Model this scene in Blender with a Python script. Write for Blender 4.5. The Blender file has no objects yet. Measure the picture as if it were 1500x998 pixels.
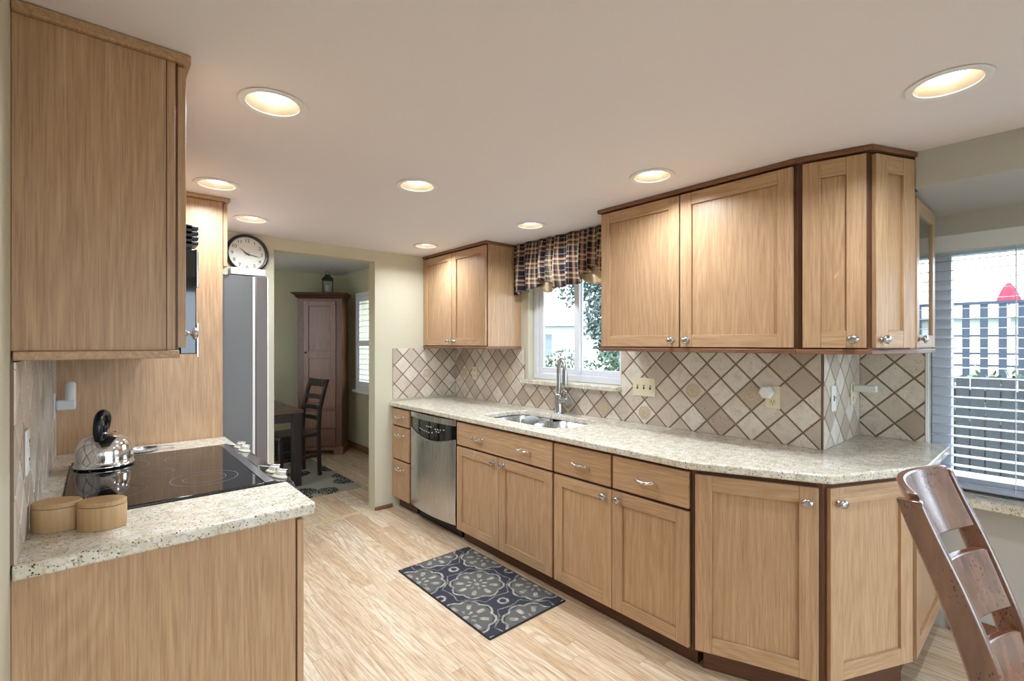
import bpy, bmesh, math, random
from mathutils import Vector, Matrix
random.seed(11)
S = bpy.context.scene
COL = S.collection
PI = math.pi
R = math.radians

# ------------------------------------------------------------------ camera, world, sun, big lights, exposure
FPX, V0, CH, YAW = 700.0, 503.0, 1.42, R(40.93)
cd = bpy.data.cameras.new('camera')
cam = bpy.data.objects.new('camera', cd)
COL.objects.link(cam)
cd.sensor_fit = 'HORIZONTAL'
cd.sensor_width = 36
cd.lens = FPX / 1500 * 36
cd.shift_y = (V0 - 499.0) / 1500
cd.clip_start = 0.02
cd.clip_end = 300
cam.location = (0, 0, CH)
cam.rotation_euler = (PI / 2, 0, -YAW)
S.camera = cam

S.view_settings.view_transform = 'Standard'
S.view_settings.look = 'None'
S.view_settings.gamma = 1.0
S.view_settings.use_curve_mapping = False
S.view_settings.exposure = 0.12

W = bpy.data.worlds.new('sky')
S.world = W
W.use_nodes = True
wt = W.node_tree
wt.nodes['Background'].inputs['Color'].default_value = (0.77, 0.89, 1.0, 1)
wt.nodes['Background'].inputs['Strength'].default_value = 7.2

sd = bpy.data.lights.new('sun', 'SUN')
sun = bpy.data.objects.new('sun', sd)
COL.objects.link(sun)
sd.energy = 3.0
sd.angle = R(0.6)
sd.color = (1, 0.95, 0.86)
sun.rotation_euler = Vector((0.50, 0.45, -0.74)).to_track_quat('-Z', 'Y').to_euler()

def portal(name, loc, direction, sx, sy):
    l = bpy.data.lights.new(name, 'AREA')
    l.shape = 'RECTANGLE'
    l.size, l.size_y = sx, sy
    l.energy = 1
    l.cycles.is_portal = True
    o = bpy.data.objects.new(name, l)
    COL.objects.link(o)
    o.location = loc
    o.rotation_euler = Vector(direction).to_track_quat('-Z', 'Y').to_euler()

portal('nook_window_daylight', (3.36, -0.46, 1.31), (-1, 0, 0), 1.80, 1.26)
portal('sink_window_daylight', (2.77, 2.352, 1.66), (-1, 0, 0), 0.90, 1.06)
portal('added_rear_daylight', (1.5, -3.13, 1.05), (0, 1, 0), 3.2, 2.1)  # portal for an unseen glazed opening added behind the camera
portal('dining_window_daylight', (2.77, 5.62, 1.43), (-1, 0, 0), 1.0, 1.25)

CAN_POWER = 7.5
CAN_COLOR = (0.84, 0.92, 1.0)

# ------------------------------------------------------------------ node helpers
def mat(name):
    m = bpy.data.materials.new(name)
    m.use_nodes = True
    t = m.node_tree
    return m, t, t.nodes['Principled BSDF']

def put(t, sock, v):
    if isinstance(v, bpy.types.NodeSocket):
        t.links.new(v, sock)
    else:
        if isinstance(v, (tuple, list)) and len(v) == 3 and sock.type == 'RGBA':
            v = (*v, 1)
        sock.default_value = v

def N(t, typ, ins=None, **props):
    n = t.nodes.new(typ)
    for k, v in props.items():
        setattr(n, k, v)
    for k, v in (ins or {}).items():
        put(t, n.inputs[k], v)
    return n

def M(t, op, a, b=None, c=None, clamp=False):
    n = t.nodes.new('ShaderNodeMath')
    n.operation = op
    n.use_clamp = clamp
    put(t, n.inputs[0], a)
    if b is not None: put(t, n.inputs[1], b)
    if c is not None: put(t, n.inputs[2], c)
    return n.outputs[0]

def mix(t, f, a, b, mode='MIX'):
    n = t.nodes.new('ShaderNodeMix')
    n.data_type = 'RGBA'
    n.blend_type = mode
    put(t, n.inputs[0], f)
    put(t, n.inputs[6], a)
    put(t, n.inputs[7], b)
    return n.outputs[2]

def ramp(t, f, stops, interp='LINEAR'):
    n = t.nodes.new('ShaderNodeValToRGB')
    n.color_ramp.interpolation = interp
    e = n.color_ramp.elements
    while len(e) > 1: e.remove(e[-1])
    e[0].position = stops[0][0]
    c = stops[0][1]
    e[0].color = (*c, 1) if isinstance(c, tuple) else (c, c, c, 1)
    for p, c in stops[1:]:
        k = e.new(p)
        k.color = (*c, 1) if isinstance(c, tuple) else (c, c, c, 1)
    put(t, n.inputs[0], f)
    return n.outputs[0]

def objco(t, scale=(1, 1, 1), rnd=True):
    tc = t.nodes.new('ShaderNodeTexCoord')
    v = tc.outputs['Object']
    if rnd:
        oi = t.nodes.new('ShaderNodeObjectInfo')
        k = M(t, 'MULTIPLY', oi.outputs['Random'], 7.3)
        n = N(t, 'ShaderNodeVectorMath', {0: v, 1: k}, operation='ADD')
        v = n.outputs[0]
    mp = N(t, 'ShaderNodeMapping', {'Vector': v, 'Scale': scale})
    return mp.outputs[0]

def noise(t, v, scale, detail=3, rough=0.5, dist=0.0):
    n = N(t, 'ShaderNodeTexNoise', {'Vector': v, 'Scale': scale, 'Detail': detail, 'Roughness': rough, 'Distortion': dist})
    return n.outputs['Fac']

def bump(t, b, h, strength, dist=0.002):
    n = N(t, 'ShaderNodeBump', {'Height': h, 'Strength': strength, 'Distance': dist})
    t.links.new(n.outputs[0], b.inputs['Normal'])

def srgb(r, g, b):
    f = lambda c: c / 12.92 if c <= 0.04045 else ((c + 0.055) / 1.055) ** 2.4
    return (f(r / 255), f(g / 255), f(b / 255))

# ------------------------------------------------------------------ materials
def plain(name, col, rough=0.5, metal=0.0, bumpy=None, coat=0.0, spec=None):
    m, t, b = mat(name)
    c = objco(t)
    n = noise(t, c, 14, 3)
    put(t, b.inputs['Base Color'], mix(t, M(t, 'MULTIPLY', n, 0.22), col, tuple(x * 0.82 for x in col)))
    b.inputs['Roughness'].default_value = rough
    b.inputs['Metallic'].default_value = metal
    b.inputs['Coat Weight'].default_value = coat
    if spec is not None: b.inputs['Specular IOR Level'].default_value = spec
    if bumpy: bump(t, b, noise(t, c, bumpy[0], 3), bumpy[1])
    return m

def oak(name, axis, light, dark, rough=0.36, ring=1.0, pore=0.34):
    m, t, b = mat(name)
    lo = 0.022
    sc = {'z': (1, 1, lo), 'x': (lo, 1, 1), 'y': (1, lo, 1)}[axis]
    v = objco(t, sc)
    fine = noise(t, v, 380, 2, 0.6)
    mid = noise(t, v, 130, 3, 0.55)
    v2 = objco(t, {'z': (1, 1, 0.12), 'x': (0.12, 1, 1), 'y': (1, 0.12, 1)}[axis])
    big = noise(t, v2, 5.5, 1, 0.4, 0.3)
    rings = M(t, 'MULTIPLY_ADD', M(t, 'SINE', M(t, 'MULTIPLY', big, 120)), 0.5, 0.5)
    tone = M(t, 'ADD', M(t, 'MULTIPLY', mid, 0.80), M(t, 'MULTIPLY', rings, 0.12 * ring))
    oi = t.nodes.new('ShaderNodeObjectInfo')
    tone = M(t, 'ADD', tone, M(t, 'MULTIPLY_ADD', oi.outputs['Random'], 0.16, -0.08))
    c = ramp(t, tone, [(0.16, light), (0.80, dark)])
    pores = ramp(t, fine, [(0.36, 1.0), (0.50, 0.0)])
    c = mix(t, M(t, 'MULTIPLY', pores, pore), c, tuple(x * 0.5 for x in dark))
    put(t, b.inputs['Base Color'], c)
    b.inputs['Roughness'].default_value = rough
    b.inputs['Specular IOR Level'].default_value = 0.4
    bump(t, b, fine, 0.10, 0.001)
    return m

OL, OD = srgb(207, 172, 134), srgb(168, 129, 95)
OAK_V = oak('oak_upright_grain', 'z', OL, OD)
OAK_H = oak('oak_level_grain', 'x', OL, OD)
OAK_D = oak('oak_depth_grain', 'y', OL, OD)
OAK_TRIM = oak('oak_trim', 'x', srgb(150, 106, 78), srgb(108, 70, 50))
OAK_GAP_SHADE = oak('oak_frame_gap_shade', 'z', srgb(108, 70, 49), srgb(74, 47, 33))  # reddish frame tone, darkened to paint the shade in door gaps
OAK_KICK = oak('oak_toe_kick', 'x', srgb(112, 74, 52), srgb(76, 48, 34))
PINE = oak('knotty_hutch_wood', 'z', srgb(150, 98, 62), srgb(88, 50, 31), 0.3)
DARKWOOD = oak('espresso_wood', 'z', srgb(52, 40, 36), srgb(30, 22, 20), 0.35)
TABLETOP = oak('walnut_table_top', 'y', srgb(110, 76, 56), srgb(70, 46, 34), 0.3)
BAMBOO = oak('bamboo', 'z', srgb(206, 172, 128), srgb(178, 140, 96), 0.5, 0.3, 0.15)

def chairwood():
    m, t, b = mat('distressed_cherry')
    v = objco(t, (1, 1, 0.25), False)
    n = noise(t, v, 30, 3)
    c = ramp(t, n, [(0.3, srgb(142, 94, 68)), (0.72, srgb(98, 58, 42))])
    s = N(t, 'ShaderNodeTexVoronoi', {'Vector': objco(t, (1, 1.4, 0.7), False), 'Scale': 105.0, 'Randomness': 1.0})
    k = noise(t, objco(t, (1, 1, 1), False), 9, 2)
    fl = M(t, 'MULTIPLY', ramp(t, s.outputs['Distance'], [(0.20, 1.0), (0.30, 0.0)]), ramp(t, k, [(0.46, 0.0), (0.56, 1.0)]))
    put(t, b.inputs['Base Color'], mix(t, M(t, 'MULTIPLY', fl, 0.85), c, srgb(48, 26, 18)))
    b.inputs['Roughness'].default_value = 0.22
    b.inputs['Coat Weight'].default_value = 1.0
    b.inputs['Coat IOR'].default_value = 1.7
    b.inputs['Coat Roughness'].default_value = 0.16
    return m
CHERRY = chairwood()

def floor_mat():
    m, t, b = mat('oak_strip_floor')
    tc = t.nodes.new('ShaderNodeTexCoord')
    sp = N(t, 'ShaderNodeSeparateXYZ', {0: tc.outputs['Object']})
    x = M(t, 'DIVIDE', sp.outputs[0], 0.072)
    row = M(t, 'FLOOR', x)
    r1 = N(t, 'ShaderNodeTexWhiteNoise', {'W': row}, noise_dimensions='1D').outputs['Value']
    y = M(t, 'ADD', M(t, 'DIVIDE', sp.outputs[1], 0.95), M(t, 'MULTIPLY', r1, 9.7))
    col = M(t, 'FLOOR', y)
    cv = N(t, 'ShaderNodeCombineXYZ', {0: row, 1: col, 2: 0.0})
    wid = N(t, 'ShaderNodeTexWhiteNoise', {'Vector': cv.outputs[0]}, noise_dimensions='2D')
    pid = wid.outputs['Value']
    off = N(t, 'ShaderNodeVectorMath', {0: tc.outputs['Object'], 1: N(t, 'ShaderNodeVectorMath', {0: wid.outputs['Color'], 1: (13, 17, 5)}, operation='MULTIPLY').outputs[0]}, operation='ADD').outputs[0]
    v = N(t, 'ShaderNodeMapping', {'Vector': off, 'Scale': (1, 0.045, 1)}).outputs[0]
    fine = noise(t, v, 230, 2, 0.6)
    mid = noise(t, v, 50, 2)
    v2 = N(t, 'ShaderNodeMapping', {'Vector': off, 'Scale': (1, 0.11, 1)}).outputs[0]
    big = noise(t, v2, 7.5, 1, 0.4, 0.5)
    rings = ramp(t, M(t, 'MULTIPLY_ADD', M(t, 'SINE', M(t, 'MULTIPLY', big, 85)), 0.5, 0.5), [(0.45, 0.0), (1.0, 1.0)])
    base = ramp(t, pid, [(0.0, srgb(234, 217, 192)), (0.45, srgb(228, 207, 178)), (0.8, srgb(222, 199, 168)), (1.0, srgb(208, 179, 146))])
    c = mix(t, M(t, 'MULTIPLY', rings, 0.34), base, srgb(170, 124, 84))
    c = mix(t, M(t, 'MULTIPLY', ramp(t, mid, [(0.40, 0.0), (0.75, 1.0)]), 0.4), c, srgb(172, 128, 88))
    c = mix(t, M(t, 'MULTIPLY', ramp(t, fine, [(0.36, 1.0), (0.48, 0.0)]), 0.4), c, srgb(140, 98, 66))
    fx = M(t, 'FRACT', x)
    fy = M(t, 'FRACT', y)
    ex = M(t, 'MINIMUM', fx, M(t, 'SUBTRACT', 1.0, fx))
    ey = M(t, 'MULTIPLY', M(t, 'MINIMUM', fy, M(t, 'SUBTRACT', 1.0, fy)), 13.0)
    gap = ramp(t, M(t, 'MINIMUM', ex, ey), [(0.0, 1.0), (0.022, 0.0)])
    c = mix(t, M(t, 'MULTIPLY', gap, 0.65), c, srgb(110, 74, 48))
    put(t, b.inputs['Base Color'], c)
    b.inputs['Roughness'].default_value = 0.30
    b.inputs['Specular IOR Level'].default_value = 0.45
    bump(t, b, M(t, 'SUBTRACT', 1.0, gap), 0.2, 0.0015)
    return m
FLOOR = floor_mat()

def granite():
    m, t, b = mat('cream_granite')
    v = objco(t, (1, 1, 1), False)
    a = noise(t, v, 26, 4, 0.6)
    c = ramp(t, a, [(0.30, srgb(204, 193, 166)), (0.5, srgb(221, 213, 196)), (0.72, srgb(236, 233, 225))])
    g = noise(t, v, 95, 3, 0.6)
    c = mix(t, M(t, 'MULTIPLY', ramp(t, g, [(0.54, 0.0), (0.66, 1.0)]), 0.6), c, srgb(150, 134, 108))
    v1 = N(t, 'ShaderNodeTexVoronoi', {'Vector': v, 'Scale': 150.0})
    k1 = noise(t, v, 60, 2)
    sp = M(t, 'MULTIPLY', ramp(t, v1.outputs['Distance'], [(0.20, 1.0), (0.30, 0.0)]), ramp(t, k1, [(0.46, 0.0), (0.54, 1.0)]))
    c = mix(t, M(t, 'MULTIPLY', sp, 0.9), c, srgb(92, 74, 58))
    v2 = N(t, 'ShaderNodeTexVoronoi', {'Vector': v, 'Scale': 85.0})
    k2 = noise(t, v, 30, 2)
    sp2 = M(t, 'MULTIPLY', ramp(t, v2.outputs['Distance'], [(0.16, 1.0), (0.25, 0.0)]), ramp(t, k2, [(0.47, 0.0), (0.54, 1.0)]))
    c = mix(t, M(t, 'MULTIPLY', sp2, 0.95), c, srgb(44, 38, 38))
    put(t, b.inputs['Base Color'], c)
    b.inputs['Roughness'].default_value = 0.16
    return m
GRANITE = granite()

def tile_mat():
    m, t, b = mat('tumbled_travertine')
    v = objco(t, (1, 1, 1), False)
    at = N(t, 'ShaderNodeAttribute', attribute_name='tile').outputs['Fac']
    c = ramp(t, at, [(0.0, srgb(178, 162, 146)), (0.35, srgb(208, 196, 180)), (0.7, srgb(230, 222, 210)), (1.0, srgb(198, 182, 166))])
    n = noise(t, v, 24, 4, 0.6)
    c = mix(t, M(t, 'MULTIPLY', ramp(t, n, [(0.45, 0.0), (0.75, 1.0)]), 0.5), c, srgb(184, 166, 148))
    p = noise(t, v, 130, 2, 0.5)
    k = noise(t, v, 13, 2)
    pit = M(t, 'MULTIPLY', ramp(t, p, [(0.62, 0.0), (0.68, 1.0)]), ramp(t, k, [(0.45, 0.0), (0.6, 1.0)]))
    c = mix(t, M(t, 'MULTIPLY', pit, 0.7), c, srgb(128, 106, 88))
    put(t, b.inputs['Base Color'], c)
    b.inputs['Roughness'].default_value = 0.34
    bump(t, b, M(t, 'SUBTRACT', M(t, 'MULTIPLY', n, 0.4), pit), 0.3, 0.002)
    return m
TILE = tile_mat()
GROUT = plain('brown_grout', srgb(134, 112, 92), 0.9, bumpy=(220, 0.3))
ACCENT = plain('carved_travertine', srgb(200, 182, 156), 0.5, bumpy=(90, 0.4))

def paint(name, col, sc=70, st=0.12):
    m, t, b = mat(name)
    v = objco(t, (1, 1, 1), False)
    n = noise(t, v, sc, 3, 0.6)
    put(t, b.inputs['Base Color'], mix(t, M(t, 'MULTIPLY', n, 0.10), col, tuple(x * 0.85 for x in col)))
    b.inputs['Roughness'].default_value = 0.7
    bump(t, b, n, st, 0.004)
    return m
WALL = paint('sage_cream_paint', srgb(206, 200, 178))
DWALL = paint('dining_sage_paint', srgb(196, 190, 160))
NOOKP = paint('nook_grey_paint', srgb(190, 186, 178))
CEIL = paint('ceiling_paint', srgb(234, 228, 231), 60, 0.10)
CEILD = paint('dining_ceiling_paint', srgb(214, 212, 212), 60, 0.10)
WHITE = plain('white_paint', srgb(236, 236, 236), 0.4)
VINYL = plain('white_vinyl', srgb(226, 228, 234), 0.35)
ALMOND = plain('almond_plastic', srgb(226, 216, 186), 0.35)
WPLASTIC = plain('white_plastic', srgb(232, 232, 228), 0.4)
CHROME = plain('polished_chrome', (0.80, 0.80, 0.80), 0.10, 1.0)
NICKEL = plain('brushed_nickel', (0.50, 0.50, 0.51), 0.24, 1.0)
SATIN = plain('satin_steel', (0.62, 0.62, 0.64), 0.22, 1.0)
BLACK = plain('black_plastic', srgb(24, 24, 28), 0.28)
BLACKGLOSS = plain('gloss_black', srgb(10, 11, 15), 0.06, coat=0.5)
CAST = plain('dark_iron', srgb(36, 30, 28), 0.5)
SLOT = plain('dark_slot', srgb(60, 52, 44), 0.6)
FRIDGESIDE = plain('grey_fridge_enamel', srgb(108, 107, 106), 0.42)
FRIDGEDOOR = plain('fridge_door_taupe', srgb(110, 100, 97), 0.35)
GASKET = plain('pale_gasket', srgb(226, 224, 220), 0.45)
IVORYRING = plain('ivory_knob', srgb(220, 212, 196), 0.3)
GREYCLOTH = plain('grey_scrubber', srgb(150, 152, 150), 0.9, bumpy=(160, 0.6))
SPONGE = plain('slate_sponge', srgb(82, 88, 98), 0.8, bumpy=(160, 0.6))
LINING = plain('tan_lining', srgb(200, 180, 146), 0.9, bumpy=(300, 0.3))
BLIND = plain('blind_slat_backlit', srgb(172, 181, 196), 0.4)  # white slats; their backlit blue-grey shade is put into the colour
CORD = plain('blind_cord', srgb(220, 224, 228), 0.7)
DFABRIC = plain('dark_stripe_fabric', srgb(60, 56, 60), 0.9)

def steel():
    m, t, b = mat('brushed_stainless')
    v = objco(t, (1, 1, 0.01), False)
    n = noise(t, v, 320, 2)
    put(t, b.inputs['Base Color'], mix(t, n, (0.48, 0.49, 0.51), (0.64, 0.64, 0.65)))
    b.inputs['Metallic'].default_value = 1.0
    put(t, b.inputs['Roughness'], M(t, 'MULTIPLY_ADD', n, 0.12, 0.20))
    return m
STEEL = steel()

def cookglass():
    m, t, b = mat('black_ceramic_glass')
    v = objco(t, (1, 1, 1), False)
    n = noise(t, v, 4, 2)
    put(t, b.inputs['Base Color'], mix(t, n, (0.006, 0.006, 0.008), (0.012, 0.011, 0.012)))
    b.inputs['Roughness'].default_value = 0.04
    b.inputs['IOR'].default_value = 1.6
    return m
COOKGLASS = cookglass()
RINGMARK = plain('burner_ring_print', srgb(120, 122, 124), 0.3)

def glass(name, tint=(0.96, 0.98, 1.0), ior=1.45):
    m = bpy.data.materials.new(name)
    m.use_nodes = True
    t = m.node_tree
    t.nodes.remove(t.nodes['Principled BSDF'])
    tr = N(t, 'ShaderNodeBsdfTransparent', {'Color': tint})
    gl = N(t, 'ShaderNodeBsdfGlossy', {'Color': (1, 1, 1), 'Roughness': 0.02})
    r0 = ((ior - 1) / (ior + 1)) ** 2
    lw = N(t, 'ShaderNodeLayerWeight', {'Blend': 0.5})
    fr = M(t, 'MULTIPLY_ADD', M(t, 'POWER', lw.outputs['Facing'], 5.0), 1 - r0, r0)
    mx = N(t, 'ShaderNodeMixShader', {0: fr, 1: tr.outputs[0], 2: gl.outputs[0]})
    t.links.new(mx.outputs[0], t.nodes['Material Output'].inputs[0])
    return m
GLASS = glass('window_glass')
CABGLASS = glass('cabinet_glass', (0.75, 0.78, 0.80), 1.8)

def emis(name, col, strength):
    m, t, b = mat(name)
    v = objco(t)
    n = noise(t, v, 3, 1)
    put(t, b.inputs['Emission Color'], mix(t, M(t, 'MULTIPLY', n, 0.05), col, (1, 1, 1)))
    b.inputs['Emission Strength'].default_value = strength
    put(t, b.inputs['Base Color'], (0.9, 0.9, 0.9, 1))
    return m
BULB = emis('lit_bulb', (1.0, 0.97, 0.93), 5.0)
BLUELED = plain('display_print', srgb(190, 205, 215), 0.4)

def plaid():
    m, t, b = mat('plaid_cotton')
    tc = t.nodes.new('ShaderNodeTexCoord')
    sp = N(t, 'ShaderNodeSeparateXYZ', {0: tc.outputs['UV']})
    navy, burg, cream, sage = srgb(24, 24, 40), srgb(118, 48, 56), srgb(214, 192, 156), srgb(112, 112, 92)
    st = [(0.0, navy), (0.14, cream), (0.17, navy), (0.34, burg), (0.40, cream), (0.52, burg), (0.58, navy), (0.62, sage), (0.72, cream), (0.80, burg), (0.84, navy)]
    a = ramp(t, M(t, 'FRACT', M(t, 'DIVIDE', sp.outputs[0], 0.125)), st, 'CONSTANT')
    c2 = ramp(t, M(t, 'FRACT', M(t, 'DIVIDE', sp.outputs[1], 0.115)), st, 'CONSTANT')
    f = M(t, 'FRACT', M(t, 'MULTIPLY', M(t, 'ADD', sp.outputs[0], sp.outputs[1]), 260))
    f = M(t, 'MULTIPLY_ADD', M(t, 'GREATER_THAN', f, 0.5), 0.2, 0.4)
    put(t, b.inputs['Base Color'], mix(t, f, a, c2))
    b.inputs['Roughness'].default_value = 0.9
    return m
PLAID = plaid()

def rugmat():
    m, t, b = mat('damask_rug')
    tc = t.nodes.new('ShaderNodeTexCoord')
    wob = N(t, 'ShaderNodeTexNoise', {'Vector': tc.outputs['Object'], 'Scale': 60.0, 'Detail': 2.0})
    v = N(t, 'ShaderNodeVectorMath', {0: N(t, 'ShaderNodeVectorMath', {0: wob.outputs['Color'], 1: (0.5, 0.5, 0.5)}, operation='SUBTRACT').outputs[0], 1: (0.014, 0.014, 0)}, operation='MULTIPLY').outputs[0]
    v = N(t, 'ShaderNodeVectorMath', {0: tc.outputs['Object'], 1: v}, operation='ADD').outputs[0]
    sp = N(t, 'ShaderNodeSeparateXYZ', {0: v})
    A, B = 0.50, 0.48
    def band(x, c, w):
        return M(t, 'SUBTRACT', 1.0, M(t, 'DIVIDE', M(t, 'ABSOLUTE', M(t, 'SUBTRACT', x, c)), w), clamp=True)
    def medallion(ox, oy):
        dx = M(t, 'MULTIPLY', M(t, 'SUBTRACT', M(t, 'FRACT', M(t, 'ADD', M(t, 'DIVIDE', sp.outputs[0], A), ox)), 0.5), A)
        dy = M(t, 'MULTIPLY', M(t, 'SUBTRACT', M(t, 'FRACT', M(t, 'ADD', M(t, 'DIVIDE', sp.outputs[1], B), oy)), 0.5), B)
        r = M(t, 'SQRT', M(t, 'ADD', M(t, 'MULTIPLY', dx, dx), M(t, 'MULTIPLY', dy, dy)))
        th = M(t, 'ARCTAN2', dy, dx)
        c8 = M(t, 'COSINE', M(t, 'MULTIPLY', th, 8))
        c4 = M(t, 'COSINE', M(t, 'MULTIPLY', th, 4))
        rr = M(t, 'SUBTRACT', r, M(t, 'MULTIPLY', c8, 0.008))
        o1 = band(M(t, 'SUBTRACT', r, M(t, 'MULTIPLY', M(t, 'ABSOLUTE', c4), 0.020)), 0.138, 0.010)
        o2 = band(M(t, 'SUBTRACT', r, M(t, 'MULTIPLY', M(t, 'ABSOLUTE', c4), -0.030)), 0.205, 0.010)
        pet = M(t, 'MULTIPLY', band(rr, 0.092, 0.036), ramp(t, c8, [(0.35, 0.0), (0.62, 1.0)]))
        pet2 = M(t, 'MULTIPLY', band(r, 0.048, 0.022), ramp(t, M(t, 'MULTIPLY', c8, -1), [(0.3, 0.0), (0.6, 1.0)]))
        dot = M(t, 'LESS_THAN', r, 0.016)
        x = M(t, 'MAXIMUM', M(t, 'MAXIMUM', o1, pet), M(t, 'MAXIMUM', pet2, dot))
        x = M(t, 'MAXIMUM', x, M(t, 'MULTIPLY', o2, 0.5 if ox else 0.0))
        inside = M(t, 'LESS_THAN', r, 0.142)
        return ramp(t, x, [(0.2, 0.0), (0.55, 1.0)]), inside
    m1, i1 = medallion(0.5, 0.5)
    m2, i2 = medallion(0.0, 0.0)
    sx = M(t, 'MULTIPLY', sp.outputs[0], 2 * PI / A)
    sy = M(t, 'MULTIPLY', sp.outputs[1], 2 * PI / B)
    lat = M(t, 'ABSOLUTE', M(t, 'ADD', M(t, 'COSINE', sx), M(t, 'COSINE', sy)))
    def ringat(ox, oy):
        dx = M(t, 'MULTIPLY', M(t, 'SUBTRACT', M(t, 'FRACT', M(t, 'ADD', M(t, 'DIVIDE', sp.outputs[0], A), ox)), 0.5), A)
        dy = M(t, 'MULTIPLY', M(t, 'SUBTRACT', M(t, 'FRACT', M(t, 'ADD', M(t, 'DIVIDE', sp.outputs[1], B), oy)), 0.5), B)
        return band(M(t, 'SQRT', M(t, 'ADD', M(t, 'MULTIPLY', dx, dx), M(t, 'MULTIPLY', dy, dy))), 0.026, 0.011)
    ring = M(t, 'MAXIMUM', ringat(0.0, 0.5), ringat(0.5, 0.0))
    pat = M(t, 'MAXIMUM', M(t, 'MAXIMUM', m1, m2), M(t, 'GREATER_THAN', ring, 0.3))
    blot = ramp(t, noise(t, tc.outputs['Object'], 28, 3), [(0.35, 0.35), (0.6, 1.0)])
    pat = M(t, 'MULTIPLY', pat, blot)
    ins = M(t, 'MAXIMUM', i1, i2)
    fz = noise(t, tc.outputs['Object'], 420, 2)
    ground = mix(t, ins, srgb(70, 70, 80), srgb(114, 112, 108))
    c = mix(t, M(t, 'MULTIPLY', pat, 0.95), ground, srgb(204, 198, 182))
    c = mix(t, M(t, 'MULTIPLY', ramp(t, fz, [(0.35, 1.0), (0.6, 0.0)]), 0.45), c, srgb(52, 52, 60))
    put(t, b.inputs['Base Color'], c)
    b.inputs['Roughness'].default_value = 1.0
    b.inputs['Specular IOR Level'].default_value = 0.1
    bump(t, b, fz, 0.9, 0.004)
    return m
RUG = rugmat()
RUGEDGE = plain('rug_binding', srgb(36, 36, 42), 0.9, bumpy=(200, 0.5))

def dinrug():
    m, t, b = mat('floral_dining_rug')
    tc = t.nodes.new('ShaderNodeTexCoord')
    v = N(t, 'ShaderNodeTexVoronoi', {'Vector': tc.outputs['Object'], 'Scale': 2.6, 'Randomness': 0.8})
    d = v.outputs['Distance']
    disc = M(t, 'LESS_THAN', d, 0.40)
    v2 = N(t, 'ShaderNodeTexVoronoi', {'Vector': tc.outputs['Object'], 'Scale': 55.0})
    dots = M(t, 'LESS_THAN', v2.outputs['Distance'], 0.30)
    n = noise(t, tc.outputs['Object'], 160, 2)
    g = mix(t, n, srgb(168, 160, 144), srgb(130, 124, 112))
    c = mix(t, disc, g, mix(t, dots, srgb(46, 44, 44), srgb(196, 190, 176)))
    put(t, b.inputs['Base Color'], c)
    b.inputs['Roughness'].default_value = 1.0
    return m
DINRUG = dinrug()

def placemat_mat():
    m, t, b = mat('woven_placemat')
    tc = t.nodes.new('ShaderNodeTexCoord')
    v2 = N(t, 'ShaderNodeTexVoronoi', {'Vector': tc.outputs['Object'], 'Scale': 40.0})
    put(t, b.inputs['Base Color'], mix(t, M(t, 'LESS_THAN', v2.outputs['Distance'], 0.4), srgb(60, 56, 56), srgb(196, 188, 176)))
    return m
PLACEMAT = placemat_mat()
DIAL = plain('clock_dial', srgb(232, 230, 222), 0.5)

LAWN = plain('lawn_green', (0.03, 0.07, 0.03), 0.9, bumpy=(40, 0.8))
def leafmat(name, a, bcol):
    m, t, b = mat(name)
    at = N(t, 'ShaderNodeAttribute', attribute_name='tile').outputs['Fac']
    put(t, b.inputs['Base Color'], mix(t, at, a, bcol))
    b.inputs['Roughness'].default_value = 0.5
    put(t, b.inputs['Transmission Weight'], 0.0)
    return m
LEAF = leafmat('tree_leaf', (0.016, 0.042, 0.036), (0.065, 0.105, 0.090))
LEAF2 = leafmat('shrub_leaf', (0.030, 0.062, 0.026), (0.085, 0.14, 0.068))
BARK = plain('bark', srgb(92, 80, 70), 0.9, bumpy=(60, 0.8))
FENCEW = oak('backlit_fence', 'z', srgb(74, 76, 76), srgb(44, 50, 58), 0.8)  # dark slate boards: the shade of a backlit fence as base colour
LATTICE = plain('shaded_lattice', srgb(52, 62, 78), 0.7)  # dark grey-blue holds the shade on the lattice
STUCCO = plain('white_stucco', srgb(236, 234, 230), 0.9)
ROOFM = plain('grey_roof', srgb(170, 172, 176), 0.9)
REDCLOTH = plain('red_umbrella_cloth', srgb(168, 36, 58), 0.8)

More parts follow.
